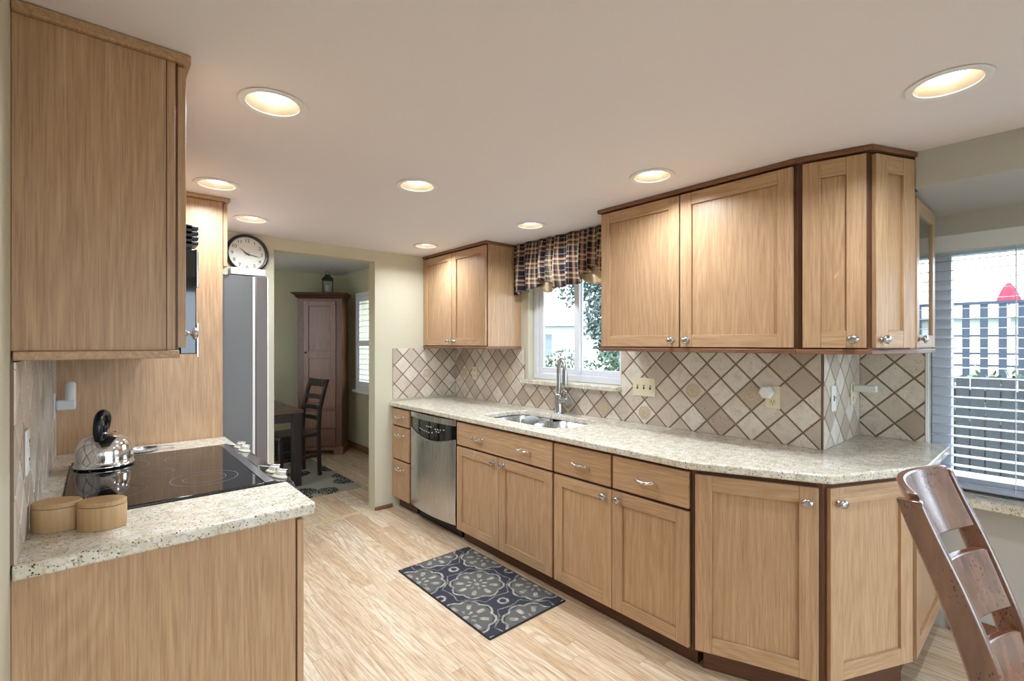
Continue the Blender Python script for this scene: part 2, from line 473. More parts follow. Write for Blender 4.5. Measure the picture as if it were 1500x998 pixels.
# ------------------------------------------------------------------ mesh builder
XF = {}
class MB:
    def __init__(s):
        s.bm = bmesh.new()
        s.uv = None
        s.lay = None
    def _f(s, vs, m=0):
        try:
            f = s.bm.faces.new(vs)
            f.material_index = m
            return f
        except ValueError:
            return None
    def box(s, x0, x1, y0, y1, z0, z1, m=0):
        if x0 > x1: x0, x1 = x1, x0
        if y0 > y1: y0, y1 = y1, y0
        if z0 > z1: z0, z1 = z1, z0
        v = [s.bm.verts.new(p) for p in ((x0, y0, z0), (x1, y0, z0), (x1, y1, z0), (x0, y1, z0), (x0, y0, z1), (x1, y0, z1), (x1, y1, z1), (x0, y1, z1))]
        for q in ((3, 2, 1, 0), (4, 5, 6, 7), (0, 1, 5, 4), (1, 2, 6, 5), (2, 3, 7, 6), (3, 0, 4, 7)):
            s._f([v[i] for i in q], m)
        return s
    def prism(s, poly, z0, z1, m=0):
        a = [s.bm.verts.new((x, y, z0)) for x, y in poly]
        b = [s.bm.verts.new((x, y, z1)) for x, y in poly]
        n = len(poly)
        s._f(a[::-1], m); s._f(b, m)
        for i in range(n):
            s._f([a[i], a[(i + 1) % n], b[(i + 1) % n], b[i]], m)
        return s
    def slab(s, outer, holes, z0, z1, m=0):
        for z, flip in ((z0, True), (z1, False)):
            ed = []
            for lp in [outer] + holes:
                vs = [s.bm.verts.new((x, y, z)) for x, y in lp]
                ed += [s.bm.edges.new((vs[i], vs[(i + 1) % len(vs)])) for i in range(len(vs))]
            r = bmesh.ops.triangle_fill(s.bm, use_beauty=True, use_dissolve=False, edges=ed, normal=(0, 0, -1 if flip else 1))
            for f in r['geom']:
                if isinstance(f, bmesh.types.BMFace): f.material_index = m
        for lp in [outer] + holes:
            n = len(lp)
            a = [s.bm.verts.new((x, y, z0)) for x, y in lp]
            b = [s.bm.verts.new((x, y, z1)) for x, y in lp]
            for i in range(n): s._f([a[i], a[(i + 1) % n], b[(i + 1) % n], b[i]], m)
        bmesh.ops.remove_doubles(s.bm, verts=s.bm.verts[:], dist=1e-5)
        bmesh.ops.recalc_face_normals(s.bm, faces=s.bm.faces[:])
        return s
    def quad(s, pts, m=0):
        s._f([s.bm.verts.new(p) for p in pts], m)
        return s
    def sweep(s, rings, m=0, caps=True, closed=False):
        vr = [[s.bm.verts.new(p) for p in r] for r in rings]
        n = len(vr[0])
        k = len(vr)
        for i in range(k if closed else k - 1):
            a, b = vr[i], vr[(i + 1) % k]
            for j in range(n):
                s._f([a[j], a[(j + 1) % n], b[(j + 1) % n], b[j]], m)
        if caps and not closed:
            s._f(vr[0][::-1], m); s._f(vr[-1], m)
        return s
    def tube(s, pts, rad, seg=12, m=0, closed=False, sq=1.0):
        pts = [Vector(p) for p in pts]
        n = len(pts)
        rad = rad if isinstance(rad, (list, tuple)) else [rad] * n
        up = None
        rings = []
        for i, p in enumerate(pts):
            if closed: d = pts[(i + 1) % n] - pts[i - 1]
            else: d = pts[min(i + 1, n - 1)] - pts[max(i - 1, 0)]
            if d.length < 1e-9: d = Vector((0, 0, 1))
            d.normalize()
            if up is None:
                up = Vector((0, 0, 1)) if abs(d.z) < 0.9 else Vector((1, 0, 0))
            a = d.cross(up)
            if a.length < 1e-6: a = d.cross(Vector((0, 1, 0)))
            a.normalize()
            up = a.cross(d).normalized()
            rings.append([p + rad[i] * (math.cos(2 * PI * j / seg) * a + sq * math.sin(2 * PI * j / seg) * up) for j in range(seg)])
        return s.sweep(rings, m, closed=closed)
    def lathe(s, prof, c=(0, 0, 0), axis='z', seg=28, m=0, sx=1.0, sy=1.0, caps=True):
        rings = []
        c = Vector(c)
        for r, h in prof:
            ring = []
            for j in range(seg):
                a = 2 * PI * j / seg
                u, v = max(r, 1e-5) * math.cos(a) * sx, max(r, 1e-5) * math.sin(a) * sy
                ring.append(c + {'z': Vector((u, v, h)), 'y': Vector((u, h, v)), 'x': Vector((h, u, v))}[axis])
            rings.append(ring)
        s.sweep(rings, m, caps=caps)
        return s
    def build(s, name, mats, parent=None, world=False, bevel=0.0, smooth=35, seg=2, recalc=True):
        mats = mats if isinstance(mats, (list, tuple)) else [mats]
        if recalc: bmesh.ops.recalc_face_normals(s.bm, faces=s.bm.faces[:])
        if world and parent is not None:
            root = parent
            while root.parent is not None: root = root.parent
            if root in XF: s.bm.transform(XF[root].inverted())
        me = bpy.data.meshes.new(name)
        s.bm.to_mesh(me)
        s.bm.free()
        for x in mats: me.materials.append(x)
        if smooth:
            for p in me.polygons: p.use_smooth = True
            me.set_sharp_from_angle(angle=R(smooth))
        o = bpy.data.objects.new(name, me)
        COL.objects.link(o)
        if parent is not None: o.parent = parent
        if bevel:
            bv = o.modifiers.new('edge', 'BEVEL')
            bv.width = bevel; bv.segments = seg
            bv.limit_method = 'ANGLE'; bv.angle_limit = R(40)
        return o

def tag(o, label, cat, group=None, kind=None):
    o['label'] = label
    o['category'] = cat
    if group: o['group'] = group
    if kind: o['kind'] = kind
    return o

def thing(name, label, cat, loc=(0, 0, 0), rotz=0.0, group=None):
    o = bpy.data.objects.new(name, None)
    COL.objects.link(o)
    o.empty_display_size = 0.1
    o.location = loc
    o.rotation_euler = (0, 0, rotz)
    XF[o] = Matrix.Translation(Vector(loc)) @ Matrix.Rotation(rotz, 4, 'Z')
    return tag(o, label, cat, group)

def struct(o):
    o['kind'] = 'structure'
    return o

# ------------------------------------------------------------------ room shell
CZ, WX, BY, LX = 2.205, 2.60, 3.82, -0.15      # ceiling, sink wall, far wall, left wall
NX = 3.20                                      # nook window wall
struct(MB().box(-1.9, 3.5, -3.2, 7.0, -0.12, 0, 0).build('floor', FLOOR))
DL = [(0.434, 1.695), (1.938, 0.228), (0.445, 2.735), (1.202, 2.106), (1.966, 1.264), (0.733, 3.36), (2.173, 2.319), (1.995, 3.356)]
def circ(x, y, r, n=36): return [(x + r * math.cos(2 * PI * i / n), y + r * math.sin(2 * PI * i / n)) for i in range(n)]
struct(MB().slab([(-0.3, -3.2), (3.5, -3.2), (3.5, 3.94), (-0.3, 3.94)], [circ(x, y, 0.084) for x, y in DL], CZ, CZ + 0.12).build('ceiling', CEIL))
struct(MB().prism([(2.54, -3.0), (3.35, -3.0), (3.35, 0.748), (2.605, 0.748), (2.605, 0.398), (2.54, 0.398)], 2.057, CZ - 0.0005).build('ceiling_nook', [NOOKP]))
struct(MB().box(-0.3, LX, -3.0, BY, 0, CZ).build('wall_left', WALL))
struct(MB().box(-0.3, 0.985, BY, 3.94, 0, 2.50).box(1.775, 2.75, BY, 3.94, 0, 2.50).box(0.985, 1.775, BY, 3.94, 2.113, 2.50).build('wall_far', WALL))
# sink wall with window opening
SY0, SY1, SZ0, SZ1 = 1.905, 2.80, 1.135, 2.12
struct(MB().box(WX, 2.75, 0.90, SY0, 0, CZ).box(WX, 2.75, SY1, BY, 0, CZ).box(WX, 2.75, SY0, SY1, 0, SZ0).box(WX, 2.75, SY0, SY1, SZ1, CZ).build('wall_right', WALL))
struct(MB().box(WX, 3.35, 0.748, 0.90, 0, CZ).build('wall_nook_side', WALL))
NY0, NY1, NZ0, NZ1 = -1.36, 0.447, 0.69, 1.94
struct(MB().box(NX, 3.35, NY1, 0.748, 0, CZ).box(NX, 3.35, -3.0, NY0, 0, CZ).box(NX, 3.35, NY0, NY1, 0, NZ0).box(NX, 3.35, NY0, NY1, NZ1, CZ).build('wall_nook', NOOKP))
struct(MB().box(-0.3, -0.1, -3.12, -3.0, 0, CZ).box(3.1, 3.35, -3.12, -3.0, 0, CZ).box(-0.1, 3.1, -3.12, -3.0, 2.1, CZ).build('wall_rear', WALL))
# dining room beyond
struct(MB().box(-1.75, -1.6, 3.94, 6.77, 0, 2.385).build('wall_dining_left', DWALL))
struct(MB().box(-1.75, 2.77, 6.77, 6.9, 0, 2.385).build('wall_dining_far', DWALL))
DY0, DY1, DZ0, DZ1 = 5.12, 6.12, 0.81, 2.05
struct(MB().box(2.62, 2.77, 3.94, DY0, 0, 2.385).box(2.62, 2.77, DY1, 6.77, 0, 2.385).box(2.62, 2.77, DY0, DY1, 0, DZ0).box(2.62, 2.77, DY0, DY1, DZ1, 2.385).build('wall_dining_right', DWALL))
struct(MB().box(-1.75, 2.77, 3.94, 6.9, 2.385, 2.50).build('ceiling_dining', CEILD))
# trims
struct(MB().box(1.772, 1.935, 3.806, 3.8195, 0, 0.03).build('baseboard_far', OAK_TRIM, bevel=0.004))
struct(MB().box(3.186, 3.1995, -3.0, 0.37, 0, 0.085).build('baseboard_nook', OAK_TRIM, bevel=0.004))
struct(MB().box(2.606, 2.6195, 3.945, 6.76, 0, 0.085).build('baseboard_dining', OAK_TRIM, bevel=0.004))
struct(MB().box(0.985, 1.775, 3.83, 3.885, 0, 0.004).build('trim_1', plain('threshold_strip', srgb(214, 190, 150), 0.35), bevel=0.0015))

# ------------------------------------------------------------------ windows
def rect_frame(mb, ax, a0, a1, z0, z1, d0, d1, w, m=0):
    # frame in the plane across X (ax='x': spans Y) with depth d0..d1
    f = (lambda a, b, c, d: mb.box(d0, d1, a, b, c, d, m))
    f(a0, a1, z0, z0 + w); f(a0, a1, z1 - w, z1); f(a0, a0 + w, z0 + w, z1 - w); f(a1 - w, a1, z0 + w, z1 - w)

w1 = bpy.data.objects.new('window_1', None); COL.objects.link(w1); struct(w1)
mb = MB(); rect_frame(mb, 'x', SY0 + 0.002, SY1 - 0.002, SZ0 + 0.002, SZ1 - 0.002, 2.66, 2.74, 0.045); mb.build('frame', VINYL, w1, bevel=0.003)
mb = MB(); rect_frame(mb, 'x', 2.335, SY1 - 0.05, SZ0 + 0.05, SZ1 - 0.05, 2.675, 2.70, 0.045); mb.build('sash', VINYL, w1, bevel=0.003)
mb = MB(); rect_frame(mb, 'x', SY0 + 0.05, 2.375, SZ0 + 0.05, SZ1 - 0.05, 2.705, 2.73, 0.04); mb.build('sash', VINYL, w1, bevel=0.003)
MB().box(2.685, 2.689, 2.381, SY1 - 0.096, SZ0 + 0.096, SZ1 - 0.096).build('pane', GLASS, w1)
MB().box(2.716, 2.720, SY0 + 0.091, 2.334, SZ0 + 0.091, SZ1 - 0.091).build('pane', GLASS, w1)

sill = MB().box(2.535, 2.66, 1.895, 2.835, 1.103, 1.134)
struct(sill.build('trim_2', GRANITE, bevel=0.004))

w2 = bpy.data.objects.new('window_2', None); COL.objects.link(w2); struct(w2)
mb = MB(); rect_frame(mb, 'x', NY0 + 0.002, NY1 - 0.002, NZ0 + 0.002, NZ1 - 0.002, 3.262, 3.34, 0.075); mb.box(3.27, 3.33, -0.49, -0.43, NZ0 + 0.077, NZ1 - 0.077)
mb.build('frame', VINYL, w2, bevel=0.003)
MB().box(3.29, 3.294, -0.429, NY1 - 0.078, NZ0 + 0.078, NZ1 - 0.078).build('pane', GLASS, w2)
MB().box(3.29, 3.294, NY0 + 0.078, -0.491, NZ0 + 0.078, NZ1 - 0.078).build('pane', GLASS, w2)
struct(MB().box(3.09, 3.24, -1.42, 0.40, 0.648, 0.689).build('trim_3', GRANITE, bevel=0.004))

w3 = bpy.data.objects.new('added_rear_window', None); COL.objects.link(w3); struct(w3)  # unseen rear glazing, added and widened to let in fill daylight
mb = MB(); rect_frame(mb, 'x', 0.102, 2.498, 0.002, 2.098, 0, 0, 0) if False else None
mb = MB()
for a, b, c, d in ((-0.098, 3.098, 0.002, 0.06), (-0.098, 3.098, 2.04, 2.098), (-0.098, -0.03, 0.06, 2.04), (3.03, 3.098, 0.06, 2.04), (1.46, 1.54, 0.06, 2.04)):
    mb.box(a, b, -3.09, -3.03, c, d)
mb.build('frame', VINYL, w3, bevel=0.003)
MB().box(-0.029, 1.459, -3.062, -3.058, 0.061, 2.039).build('pane', GLASS, w3)
MB().box(1.541, 3.029, -3.062, -3.058, 0.061, 2.039).build('pane', GLASS, w3)

# shuttered dining window
w4 = bpy.data.objects.new('window_4', None); COL.objects.link(w4); struct(w4)
mb = MB(); rect_frame(mb, 'x', DY0 - 0.03, DY1 + 0.03, DZ0 - 0.0, DZ1 + 0.03, 2.585, 2.6195, 0.05); mb.box(2.55, 2.6195, DY0 - 0.06, DY1 + 0.06, DZ0 - 0.035, DZ0)
mb.build('frame', WHITE, w4, bevel=0.003)
MB().box(2.71, 2.714, DY0, DY1, DZ0, DZ1).build('pane', GLASS, w4)
for k in range(2):
    y0 = DY0 + 0.022 + k * 0.479; y1 = y0 + 0.477
    mb = MB(); rect_frame(mb, 'x', y0, y1, DZ0 + 0.052, DZ1 - 0.022, 2.588, 2.615, 0.06)
    zm = 1.42; mb.box(2.588, 2.615, y0 + 0.06, y1 - 0.06, zm - 0.035, zm + 0.035)
    sh = mb.build('shutter', WHITE, w4, bevel=0.003)
    mb = MB()
    for z0, z1 in ((DZ0 + 0.112, zm - 0.035), (zm + 0.035, DZ1 - 0.082)):
        n = 7
        for i in range(n):
            z = z0 + (i + 0.5) * (z1 - z0) / n
            a = R(20); c_, s_ = math.cos(a) * 0.032, math.sin(a) * 0.032
            mb.sweep([[(2.602 + c_, y, z + s_), (2.602, y, z + 0.005), (2.602 - c_, y, z - s_), (2.602, y, z - 0.005)] for y in (y0 + 0.061, y1 - 0.061)])
    mb.build('louvers', WHITE, sh)

# venetian blind on the nook window
bl = thing('window_blind', 'white venetian blind with open slats over the large nook window', 'blind', (3.229, -0.4565, NZ0))
hw = 0.896
MB().box(-0.03, 0.028, -hw, hw, 1.185, 1.27).build('head_rail', WHITE, bl, bevel=0.004)
mb = MB()
for i in range(23):
    z = 0.075 + i * 0.0485
    a = R(4)
    for (x0, zz0), (x1, zz1) in (((-0.025, -0.0017), (0.0, 0.0015)), ((0.0, 0.0015), (0.025, 0.0017))):
        mb.sweep([[(x0, y, z + zz0 - 0.001), (x1, y, z + zz1 - 0.001), (x1, y, z + zz1 + 0.001), (x0, y, z + zz0 + 0.001)] for y in (-hw, hw)])
mb.build('slats', BLIND, bl)
MB().box(-0.026, 0.026, -hw, hw, 0.016, 0.040).build('bottom_rail', BLIND, bl, bevel=0.004)
for y in (0.60, 0.0, -0.62):
    mb = MB()
    for x in (-0.027, 0.027): mb.tube([(x, y, 0.03), (x, y, 1.2)], 0.0012, 6)
    mb.build('lift_cord', CORD, bl)
MB().tube([(-0.036, 0.55, 0.16), (-0.036, 0.55, 1.2)], 0.003, 8).build('tilt_wand', CORD, bl)

# ------------------------------------------------------------------ ceiling lights
def downlight(x, y, label):
    t = thing('recessed_light', label, 'ceiling light', (x, y, CZ), 0, 'recessed ceiling lights')
    MB().lathe([(0.084, 0.0), (0.100, -0.0005), (0.103, -0.003), (0.100, -0.006), (0.086, -0.007), (0.0805, -0.004), (0.0805, 0.0), ], seg=40, caps=False).build('trim_ring', WHITE, t)
    MB().lathe([(0.081, -0.003), (0.075, 0.02), (0.064, 0.052), (0.060, 0.058), (0.0605, 0.066), (0.0835, 0.066)], seg=40, caps=False).build('reflector', plain('warm_reflector', srgb(176, 158, 130), 0.5), t)
    MB().lathe([(0.0, 0.008), (0.02, 0.009), (0.038, 0.0125), (0.049, 0.019), (0.053, 0.030), (0.046, 0.050), (0.03, 0.064), (0.0, 0.064)], seg=36).build('bulb', BULB, t)
    l = bpy.data.lights.new('recessed_lamp', 'AREA')
    l.shape = 'DISK'; l.size = 0.10; l.spread = R(150)
    l.energy = CAN_POWER; l.color = CAN_COLOR
    lo = bpy.data.objects.new('recessed_lamp', l)
    COL.objects.link(lo)
    lo.parent = t
    lo.location = (0, 0, 0.003)
    return t
LBL = ['recessed ceiling light above the range, nearest the upper cabinet with the microwave', 'recessed ceiling light nearest the nook bulkhead, largest in the photo',
       'recessed ceiling light against the tall oak panel by the refrigerator', 'recessed ceiling light alone in the middle of the ceiling',
       'recessed ceiling light in front of the long right wall cabinet', 'recessed ceiling light just above the wall clock',
       'recessed ceiling light in front of the plaid valance', 'recessed ceiling light beside the small far wall cabinet']
for (x, y), lb in zip(DL, LBL): downlight(x, y, lb)

# ------------------------------------------------------------------ cabinet pieces (local frame: front faces -y, x runs along the front)
def knob(parent, x, z, y=-0.02, name='knob'):
    mb = MB()
    mb.lathe([(0.0, 0.0), (0.010, 0.0), (0.010, -0.003), (0.0055, -0.006), (0.005, -0.014), (0.008, -0.017), (0.0145, -0.020), (0.016, -0.025), (0.013, -0.030), (0.006, -0.0325), (0.0, -0.033)], (x, y, z), 'y', 20, sx=1.3, sy=1.1)
    return mb.build(name, NICKEL, parent, smooth=60)

def pull(parent, x, z, y=-0.02):
    mb = MB()
    for sx in (-0.044, 0.044):
        mb.lathe([(0.0, 0), (0.009, 0), (0.009, -0.003), (0.0055, -0.007), (0.0055, -0.018), (0.008, -0.022), (0.009, -0.027), (0.006, -0.031), (0.0, -0.032)], (x + sx, y, z), 'y', 16)
    pts, rad = [], []
    for i in range(17):
        u = -1 + i / 8
        pts.append((x + u * 0.044, y - 0.026 - 0.004 * (1 - u * u), z - 0.007 * (1 - u * u)))
        rad.append(0.0062 + 0.0024 * (abs(math.sin(u * PI * 1.5))))
    mb.tube(pts, rad, 12)
    return mb.build('pull_handle', CHROME, parent, smooth=60)

def door(parent, x0, x1, z0, z1, kn=None, rail=0.060, name='door'):
    mb = MB()
    t0, t1 = -0.020, -0.0008
    r = min(rail, (x1 - x0) * 0.30)
    mb.box(x0, x0 + r, t0, t1, z0, z1, 0).box(x1 - r, x1, t0, t1, z0, z1, 0)
    mb.box(x0 + r, x1 - r, t0 + 0.0003, t1, z0, z0 + rail, 1).box(x0 + r, x1 - r, t0 + 0.0003, t1, z1 - rail, z1, 1)
    mb.box(x0 + r, x1 - r, t0 + 0.0115, t1, z0 + rail, z1 - rail, 0)
    d = mb.build(name, [OAK_V, OAK_H], parent, bevel=0.0016)
    if kn: knob(d, *kn)
    return d

def drawer(parent, x0, x1, z0, z1, pulls=()):
    d = MB().box(x0, x1, -0.020, -0.0008, z0, z1).build('drawer', OAK_H, parent, bevel=0.003)
    for x in pulls: pull(d, x, (z0 + z1) / 2 + 0.0)
    return d

def frame_loc(P, Q):
    return (P[0], P[1], 0), math.atan2(Q[1] - P[1], Q[0] - P[0]), math.hypot(Q[0] - P[0], Q[1] - P[1])

KZ = 0.088     # toe kick height
def base_cab(P, Q, label, depth=0.60, group=None, body=True):
    loc, rz, w = frame_loc(P, Q)
    t = thing('base_cabinet', label, 'cabinet', loc, rz, group)
    if body:
        MB().box(0.001, w - 0.001, 0.0, depth, KZ, 0.877).build('body', OAK_GAP_SHADE, t, bevel=0.001)
        MB().box(0.001, w - 0.001, 0.055, depth, 0.0, KZ).build('toe_kick', OAK_KICK, t)
    return t, w

FXB = 1.950    # body front plane of the sink run (doors stand 20 mm proud)
# 1 narrow three-drawer unit
t, w = base_cab((FXB, 3.818), (FXB, 3.512), 'narrow oak base cabinet with three stacked drawers left of the dishwasher', 0.645)
for z0, z1 in ((0.722, 0.862), (0.435, 0.708), (0.102, 0.421)):
    dd = MB().box(0.012, w - 0.012, -0.020, -0.0008, z0, z1).build('drawer', OAK_V if z1 < 0.72 else OAK_H, t, bevel=0.003)
    pull(dd, w / 2 + 0.01, z1 - 0.062)
# 2 sink base
t, w = base_cab((FXB, 2.838), (FXB, 1.876), 'wide oak sink base cabinet with two shaker doors right of the dishwasher', 0.645, body=False)
mb = MB(); mb.box(0.001, w - 0.001, 0.0, 0.02, KZ, 0.877).box(0.001, 0.02, 0.02, 0.645, KZ, 0.877).box(w - 0.02, w - 0.001, 0.02, 0.645, KZ, 0.877).box(0.02, w - 0.02, 0.02, 0.645, KZ, KZ + 0.02).box(0.02, w - 0.02, 0.635, 0.645, KZ + 0.02, 0.877)
mb.build('body', OAK_GAP_SHADE, t, bevel=0.001)
MB().box(0.001, w - 0.001, 0.055, 0.645, 0.0, KZ).build('toe_kick', OAK_KICK, t)
drawer(t, 0.012, w - 0.008, 0.702, 0.862, (0.265, 0.735))
d1 = door(t, 0.012, 0.4795, 0.100, 0.688, (0.436, 0.652))
door(t, 0.4825, w - 0.008, 0.100, 0.688, (0.526, 0.652))
MB().tube([(0.232, -0.0005, 0.690), (0.232, -0.0225, 0.690), (0.232, -0.0225, 0.655), (0.232, -0.034, 0.648), (0.232, -0.036, 0.662)], 0.003, 8).build('towel_hook', CHROME, d1)
# 3 two drawers over two doors
t, w = base_cab((FXB, 1.875), (FXB, 1.058), 'oak base cabinet with two drawers above two shaker doors', 0.645)
drawer(t, 0.008, 0.3975, 0.702, 0.862, (0.21,))
drawer(t, 0.411, w - 0.004, 0.702, 0.862, (0.605,))
door(t, 0.008, 0.4035, 0.100, 0.688, (0.362, 0.652))
door(t, 0.4065, w - 0.004, 0.100, 0.688, (0.447, 0.652))
# 4, 5, 6: angled end of the run
A0, A1, A2, A3 = (1.950, 1.057), (2.132, 0.612), (2.565, 0.418), (3.17, 0.418)
def ang_unit(P, Q, poly, label, kside, cat='cabinet', knobon=True, z1d=0.858):
    loc, rz, w = frame_loc(P, Q)
    t = thing('base_cabinet', label, cat, loc, rz)
    MB().prism(poly, KZ, 0.877).build('body', OAK_GAP_SHADE, t, world=True, bevel=0.001)
    cx = sum(p[0] for p in poly) / len(poly); cy = sum(p[1] for p in poly) / len(poly)
    MB().prism([(cx + (x - cx) * 0.86, cy + (y - cy) * 0.86) for x, y in poly], 0, KZ).build('toe_kick', OAK_KICK, t, world=True)
    kx = w - 0.055 if kside > 0 else 0.055
    door(t, 0.016, w - 0.016, 0.104, z1d, (kx, 0.800) if knobon else None, rail=0.066)
    return t
ang_unit(A0, A1, [A0, A1, (2.595, 0.74), (2.595, 1.057)], 'angled oak corner base cabinet with one tall shaker door', 1)
ang_unit(A1, A2, [A1, A2, (2.565, 0.735), (2.595, 0.737)], 'oak base cabinet with one shaker door behind the foreground chair', -1)
t, w = base_cab(A2, A3, 'oak base cabinet end with shaker panel facing the nook', 0.318, body=False)
MB().prism([(2.568, 0.418), (3.17, 0.418), (3.17, 0.737), (2.568, 0.737)], KZ, 0.877).build('body', OAK_GAP_SHADE, t, world=True, bevel=0.001)
MB().prism([(2.63, 0.46), (3.17, 0.46), (3.17, 0.737), (2.63, 0.737)], 0, KZ).build('toe_kick', OAK_KICK, t, world=True)
door(t, 0.012, w - 0.012, 0.104, 0.858, None, rail=0.066)

# dishwasher
dw = thing('dishwasher', 'stainless steel dishwasher with curved door and black control panel', 'dishwasher', (FXB, 3.505, 0), -PI / 2)
w = 0.66
MB().box(0.004, w - 0.004, 0.02, 0.60, 0.10, 0.874).build('tub', BLACK, dw)
MB().box(0.03, w - 0.03, 0.06, 0.60, 0.0, 0.10).build('toe_kick', BLACK, dw)
def bulge(x): return -0.012 - 0.045 * (1 - ((x - w / 2) / (w / 2)) ** 2) * 0.75
mb = MB()
xs = [0.008 + (w - 0.016) * i / 24 for i in range(25)]
def panel_strip(mb, zlo, zhi, dy=0.0, m=0, x0=0, x1=24):
    rings = []
    for x in xs[x0:x1 + 1]:
        a, b = zlo(x), zhi(x)
        rings.append([(x, bulge(x) + dy, a), (x, bulge(x) + dy, b), (x, 0.018, b), (x, 0.018, a)])
    mb.sweep(rings, m)
curve = lambda x: 0.742 - 0.052 * math.sin(PI * min(1, max(0, (x - 0.008) / (w - 0.016)))) - 0.014 * (x / w)
panel_strip(mb, lambda x: 0.112, curve)
mb.build('door', STEEL, dw, bevel=0.003)
mb = MB(); panel_strip(mb, lambda x: curve(x) + 0.001, lambda x: 0.823, 0.008); cp = mb.build('control_panel', BLACKGLOSS, dw)
mb = MB(); panel_strip(mb, lambda x: 0.8235, lambda x: 0.868); mb.build('top_rim', STEEL, dw, bevel=0.004)
mb = MB()
for k, (x, z) in enumerate([(0.10, 0.775), (0.19, 0.752), (0.225, 0.747), (0.26, 0.743), (0.295, 0.74), (0.33, 0.738), (0.30, 0.783), (0.33, 0.783), (0.36, 0.783), (0.42, 0.775), (0.45, 0.775), (0.48, 0.775), (0.43, 0.757), (0.46, 0.757), (0.52, 0.78), (0.375, 0.742)]):
    MB().box(x - 0.007, x + 0.007, bulge(x) + 0.0065, bulge(x) + 0.0085, z - 0.004, z + 0.004).build('button', BLUELED, cp)

# countertop
def arc(cx, cy, r, a0, a1, n=6): return [(cx + r * math.cos(R(a0 + (a1 - a0) * i / n)), cy + r * math.sin(R(a0 + (a1 - a0) * i / n))) for i in range(n + 1)]
def rrect(x0, x1, y0, y1, r):
    return arc(x1 - r, y1 - r, r, 0, 90) + arc(x0 + r, y1 - r, r, 90, 180) + arc(x0 + r, y0 + r, r, 180, 270) + arc(x1 - r, y0 + r, r, 270, 360)
sink_hole = []
for p in rrect(2.035, 2.455, 1.945, 2.70, 0.10): sink_hole.append(p)
outer = [(1.906, 3.817), (1.906, 1.064), (1.914, 1.035), (2.103, 0.602), (2.122, 0.577), (2.57, 0.372), (2.60, 0.362), (3.185, 0.362), (3.197, 0.372), (3.197, 0.745), (2.597, 0.745), (2.597, 3.817)]
mb = MB().slab(outer, [sink_hole], 0.8785, 0.914)
ct = mb.build('countertop', GRANITE, bevel=0.007, seg=3)
tag(ct, 'long speckled cream granite countertop with the sink cut into it', 'countertop')

# sink: two bowls
sk = thing('sink', 'undermount stainless steel double bowl kitchen sink below the window', 'sink', (2.245, 2.32, 0.878))
def bowl(y0, y1, name, depth=0.19):
    mb = MB()
    prof = [(0.0, -0.0008), (0.0, -depth + 0.04), (0.012, -depth + 0.012), (0.04, -depth), ]
    rings = []
    for ins, z in prof:
        rings.append([(x, y, z) for x, y in rrect(-0.208 + ins, 0.208 - ins, y0 + ins, y1 - ins, 0.085 - ins * 0.7)])
    vr = [[mb.bm.verts.new(p) for p in r] for r in rings]
    for a, b in zip(vr, vr[1:]):
        for j in range(len(a)): mb._f([a[j], a[(j + 1) % len(a)], b[(j + 1) % len(a)], b[j]])
    mb._f(vr[-1])
    o = mb.build(name, STEEL, sk, smooth=60)
    so = o.modifiers.new('wall', 'SOLIDIFY'); so.thickness = 0.0015
    return o
b1 = bowl(0.015, 0.375, 'bowl'); b2 = bowl(-0.372, -0.012, 'bowl')
for b_, yc in ((b1, 0.195), (b2, -0.192)):
    MB().lathe([(0.0, 0), (0.042, 0), (0.042, 0.003), (0.03, 0.004), (0.0, 0.002)], (0, yc, -0.1885)).build('drain', CHROME, b_)
mb = MB(); mb.box(-0.20, 0.20, -0.011, 0.014, -0.05, -0.012); mb.build('divider', STEEL, sk, bevel=0.005)

# scrubber and sponge on the divider
mb = MB()
rings = []
for i in range(9):
    u = i / 8
    r = 0.036 * math.sin(PI * (0.12 + 0.76 * u)) ** 0.6
    rings.append([(2.11 + 0.13 * u, 2.325 + r * math.cos(2 * PI * j / 14) * 0.9, 0.906 + 0.9 * r * math.sin(2 * PI * j / 14)) for j in range(14)])
mb.sweep(rings)
tag(mb.build('dish_scrubber', GREYCLOTH, smooth=60), 'rounded grey scrubber lying on the sink divider', 'scrubber')
sp = thing('sponge_holder', 'small dark sponge in a steel holder on the front of the right sink bowl', 'sponge holder', (2.075, 2.10, 0.83))
MB().box(-0.026, 0.02, -0.085, 0.085, 0.0, 0.05).build('sponge', SPONGE, sp, bevel=0.006)
mb = MB(); mb.box(0.021, 0.025, -0.09, 0.09, -0.005, 0.06); mb.box(-0.03, 0.025, -0.09, 0.09, -0.007, -0.001); mb.build('holder', STEEL, sp, bevel=0.002)

# faucet
fc = thing('faucet', 'brushed nickel pull-down gooseneck faucet behind the sink', 'faucet', (2.515, 2.385, 0.914))
MB().lathe([(0.0, 0.0), (0.034, 0.0), (0.034, 0.004), (0.030, 0.008), (0.030, 0.135), (0.027, 0.142), (0.021, 0.146), (0.0, 0.146)]).build('base', NICKEL, fc)
pts = [(0, 0, 0.14), (0, 0, 0.20), (0, 0, 0.27), (0, 0, 0.32)]
dv = Vector((-0.483, -0.871, 0)).normalized()
for i in range(1, 11):
    a = PI * i / 10
    pts.append(tuple(dv * (0.072 - 0.072 * math.cos(a)) + Vector((0, 0, 0.325 + 0.068 * math.sin(a)))))
MB().tube(pts, 0.0155, 18).build('spout', NICKEL, fc)
e = dv * 0.144
hd = MB().lathe([(0.0, 0.0), (0.016, 0.0), (0.020, 0.004), (0.0205, 0.08), (0.017, 0.11), (0.0165, 0.118), (0.0, 0.118)], (e.x, e.y, 0.21)).build('spray_head', NICKEL, fc)
